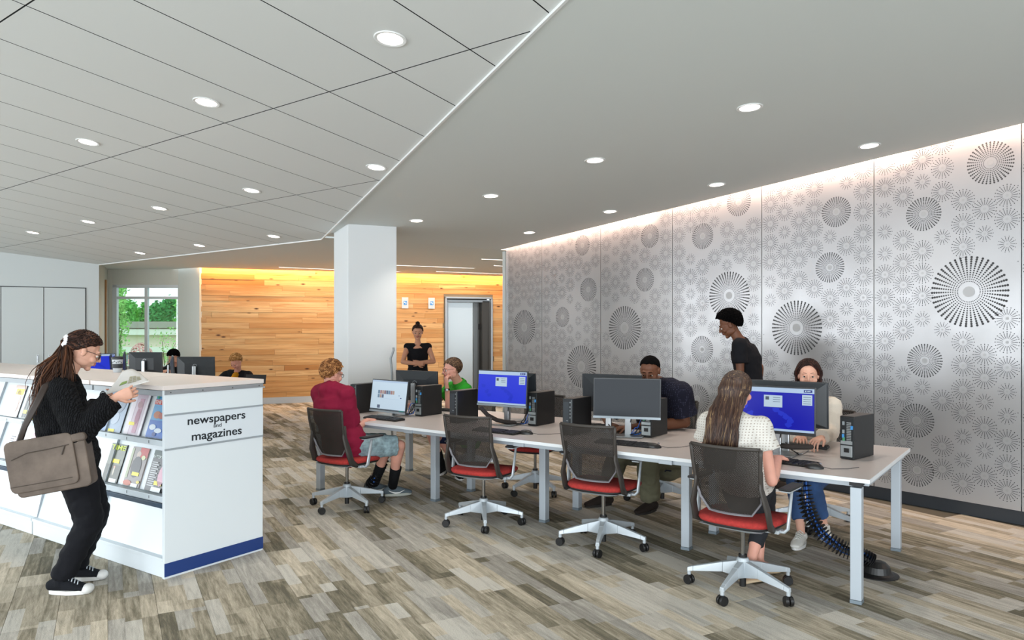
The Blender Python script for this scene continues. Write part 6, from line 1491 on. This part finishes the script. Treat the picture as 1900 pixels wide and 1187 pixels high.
mb = MB(); mb.lathe([(.014, 0), (.014, .006), (.01, .007)], wv_+V((-.0, -.031, 0)), 16, M.Rotation(R(90), 3, 'X')); ob('watch_face', mb.mesh('w', f.base), M_alu, o)

# ---- walkers
f = Fig('woman in a black sleeveless top walking before the timber wall, hands clasped', P(775, 600, 11.2)*V((1, 1, 0)) if 0 else V((-1.43, 11.2, 0)), 280, k=.945, lean=2, hunch=2, shw=.165)
f.head(f.J['nkb']+V((0, -.01, .185)), V((.1, -.95, -.15)))
for sd, q in (('L', 1), ('R', -1)): pass
f.arm('L', f.J['che']+f.cf*.20+f.cr*-.02+V((0, 0, -.10)), V((.5, .3, -1)) if 0 else -f.cr*1.-V((0, 0, .6)), f.cr, -f.cf); f.arm('R', f.J['che']+f.cf*.21+f.cr*.02+V((0, 0, -.12)), f.cr*1.-V((0, 0, .6)), -f.cr, -f.cf); f.curlL = f.curlR = .8
f.leg('L', f.base+f.r*-.09+f.f*.22+V((0, 0, .09)), f.f); f.leg('R', f.base+f.r*.09-f.f*.22+V((0, 0, .12)), f.f)
f.body(SK_M, 'LR', sex='f'); f.brows(KH[0], .0026)
f.cloth('top', M_blk, [f.c_torso(.012, -.09), f.c_sleeve('L', .12, .058, .05), f.c_sleeve('R', .12, .058, .05)], disp=.004)
f.cloth('trousers', cloth('dusty pink cloth', '#b79d98'), [f.c_hips(), f.c_leg('L', 1.9, (.094, .086, .07, .066, .07)), f.c_leg('R', 1.9, (.094, .086, .07, .066, .07))], disp=.006)
for sd in 'LR': f.shoe(sd, M_ws, M_rub)
f.hair_cap(KH, .014, .002, n=900, sm=4, thr=[-1, -1, -.4, .2, .5, .66]); mb = MB(); mb.ell(f.J['hd']+f.hf @ V((0, -.06, .125)), .035); me = remesh(mb, .005, 2); [setattr(v, 'co', v.co-f.base) for v in me.vertices]; ob('hair_bun', me, KH[0], f.root, sm=True)

f = Fig('man in a black t-shirt with a tuft of dark hair walking along the perforated wall', V((2.35, 7.30, 0)), 158, k=1.045, lean=8, hunch=12, shw=.18)
f.head(f.J['nkb']+V((-.095, .03, .16)), V((-.86, .30, -.42)))
f.arm('L', f.J['pel']+f.f*.20-f.r*.20+V((0, 0, -.02)), -f.f-f.r*.3, f.f+V((0, 0, -.8)), f.r); f.arm('R', f.J['pel']-f.f*.05+f.r*.24, -f.f, V((0, 0, -1))+f.f*.2, -f.r)
f.leg('L', f.base-f.r*.09-f.f*.26+V((0, 0, .13)), f.f); f.leg('R', f.base+f.r*.09+f.f*.24+V((0, 0, .09)), f.f)
f.body(SK_D, 'LR'); f.brows(DH[0], .004)
f.cloth('t_shirt', M_blk, [f.c_torso(.020, .02), f.c_sleeve('L', .62, .074, .068, .006), f.c_sleeve('R', .62, .074, .068, .006)], disp=.006)
f.cloth('trousers', cloth('dark grey cloth', '#26272c'), [f.c_hips(), f.c_leg('L', 1.9), f.c_leg('R', 1.9)], disp=.006)
for sd in 'LR': f.shoe(sd, M_dks, M_rub)
f.hair_cap(DH, .017, .008, n=800, sm=0, thr=[-.8, -.6, -.05, .25, .60, .76], r=(.080, .100, .092)); f.curls([DH[0]]*3, 520, .021, r=(.098, .116, .112), thr=[-.8, -.6, -.05, .25, .60, .76])
rn = random.Random(6); mb = MB()
for k in range(260):
    d = V((rn.gauss(0, 1), rn.gauss(0, 1), rn.gauss(0, 1))).normalized(); mb.ell(f.J['hd']+f.hf @ (V((0, -.085, .075))+V((d.x*.05, d.y*.05, d.z*.045))), .013, None, 6, 5)
me = remesh(mb, .006, 1); [setattr(v, 'co', v.co-f.base) for v in me.vertices]; ob('tied_hair', me, DH[0], f.root, sm=True)

# ---- two readers beyond the shelving
f = Fig('boy with fair curly hair in a black jacket over a mustard shirt, looking down', V((-4.49, 12.0, 0)), 262, k=.98, seat=.45, lean=16, hunch=10, shw=.18)
f.J['nkb'] = at(441, 690, 11.85); f.J['che'] = lerp(f.J['pel'], f.J['nkb'], .68); f.J['wai'] = lerp(f.J['pel'], f.J['nkb'], .32); f.head(at(438, 671, 11.74), V((-.22, -.80, -.62)))
for sd, q in (('L', -1), ('R', 1)): f.J['sh'+sd] = f.J['nkb']+f.cr*q*.185-V((0, 0, .05))
f.arm('L', V((f.J['che'].x, f.J['che'].y, .79))+f.cf*.30-f.cr*.12, -f.cr-V((0, 0, .8)), f.cf, V((0, 0, -1))); f.arm('R', V((f.J['che'].x, f.J['che'].y, .79))+f.cf*.30+f.cr*.12, f.cr-V((0, 0, .8)), f.cf, V((0, 0, -1)))
f.leg('L', f.base+f.f*.42-f.r*.12+V((0, 0, .09))); f.leg('R', f.base+f.f*.42+f.r*.12+V((0, 0, .09)))
f.body(SK_P, 'LR'); FH = hairmats('fair ginger', '#8a5f33', '#b98a52', '#d3ab76'); f.brows(FH[1], .003)
f.cloth('jacket', M_blk, [f.c_torso(.022, 0), f.c_sleeve('L', 1.9, .078, .066), f.c_sleeve('R', 1.9, .078, .066)], disp=.004)
f.cloth('shirt', cloth('mustard shirt', '#c98a1e'), [lambda mb: mb.tube([f.J['pel']+f.cf*.07, f.J['che']+f.cf*.085, f.J['nkb']+f.cf*.045-V((0, 0, .05))], [(.075, .105), (.07, .09), (.06, .06)], side=f.cr, n=16, cap='round')], disp=.002)
f.cloth('trousers', M_blk, [f.c_hips(), f.c_leg('L', 1.9), f.c_leg('R', 1.9)], disp=.004)
for sd in 'LR': f.shoe(sd, M_dks, M_rub)
f.hair_cap(FH, .014, .005, n=800, sm=1); f.curls(FH, 360)
f = Fig('person with cropped dark hair hidden behind the monitors on the far table', V((-5.72, 12.55, 0)), 262, k=1.0, seat=.45, lean=10, hunch=8, shw=.18)
f.head(at(322, 663, 12.35), V((-.1, -.85, -.5)))
f.J['nkb'] = f.J['hd']+V((0, .09, -.17))
for sd, q in (('L', -1), ('R', 1)): f.J['sh'+sd] = f.J['nkb']+f.cr*q*.18-V((0, 0, .05))
f.arm('L', f.J['che']+f.cf*.34-f.cr*.1, -f.cr-V((0, 0, .8)), f.cf, V((0, 0, -1))); f.arm('R', f.J['che']+f.cf*.34+f.cr*.1, f.cr-V((0, 0, .8)), f.cf, V((0, 0, -1)))
f.leg('L', f.base+f.f*.42-f.r*.12+V((0, 0, .09))); f.leg('R', f.base+f.f*.42+f.r*.12+V((0, 0, .09)))
f.body(SK_L, 'LR'); f.brows(DH[0], .003)
f.cloth('t_shirt', M_blk, [f.c_torso(.022, 0), f.c_sleeve('L', .6), f.c_sleeve('R', .6)], disp=.004)
f.cloth('trousers', M_blk, [f.c_hips(), f.c_leg('L', 1.9), f.c_leg('R', 1.9)], disp=.004)
for sd in 'LR': f.shoe(sd, M_dks, M_rub)
f.hair_cap(DH, .014, .004, n=900, sm=1); f.curls([DH[0]]*3, 420)
bpy.data.scenes.remove(WS)
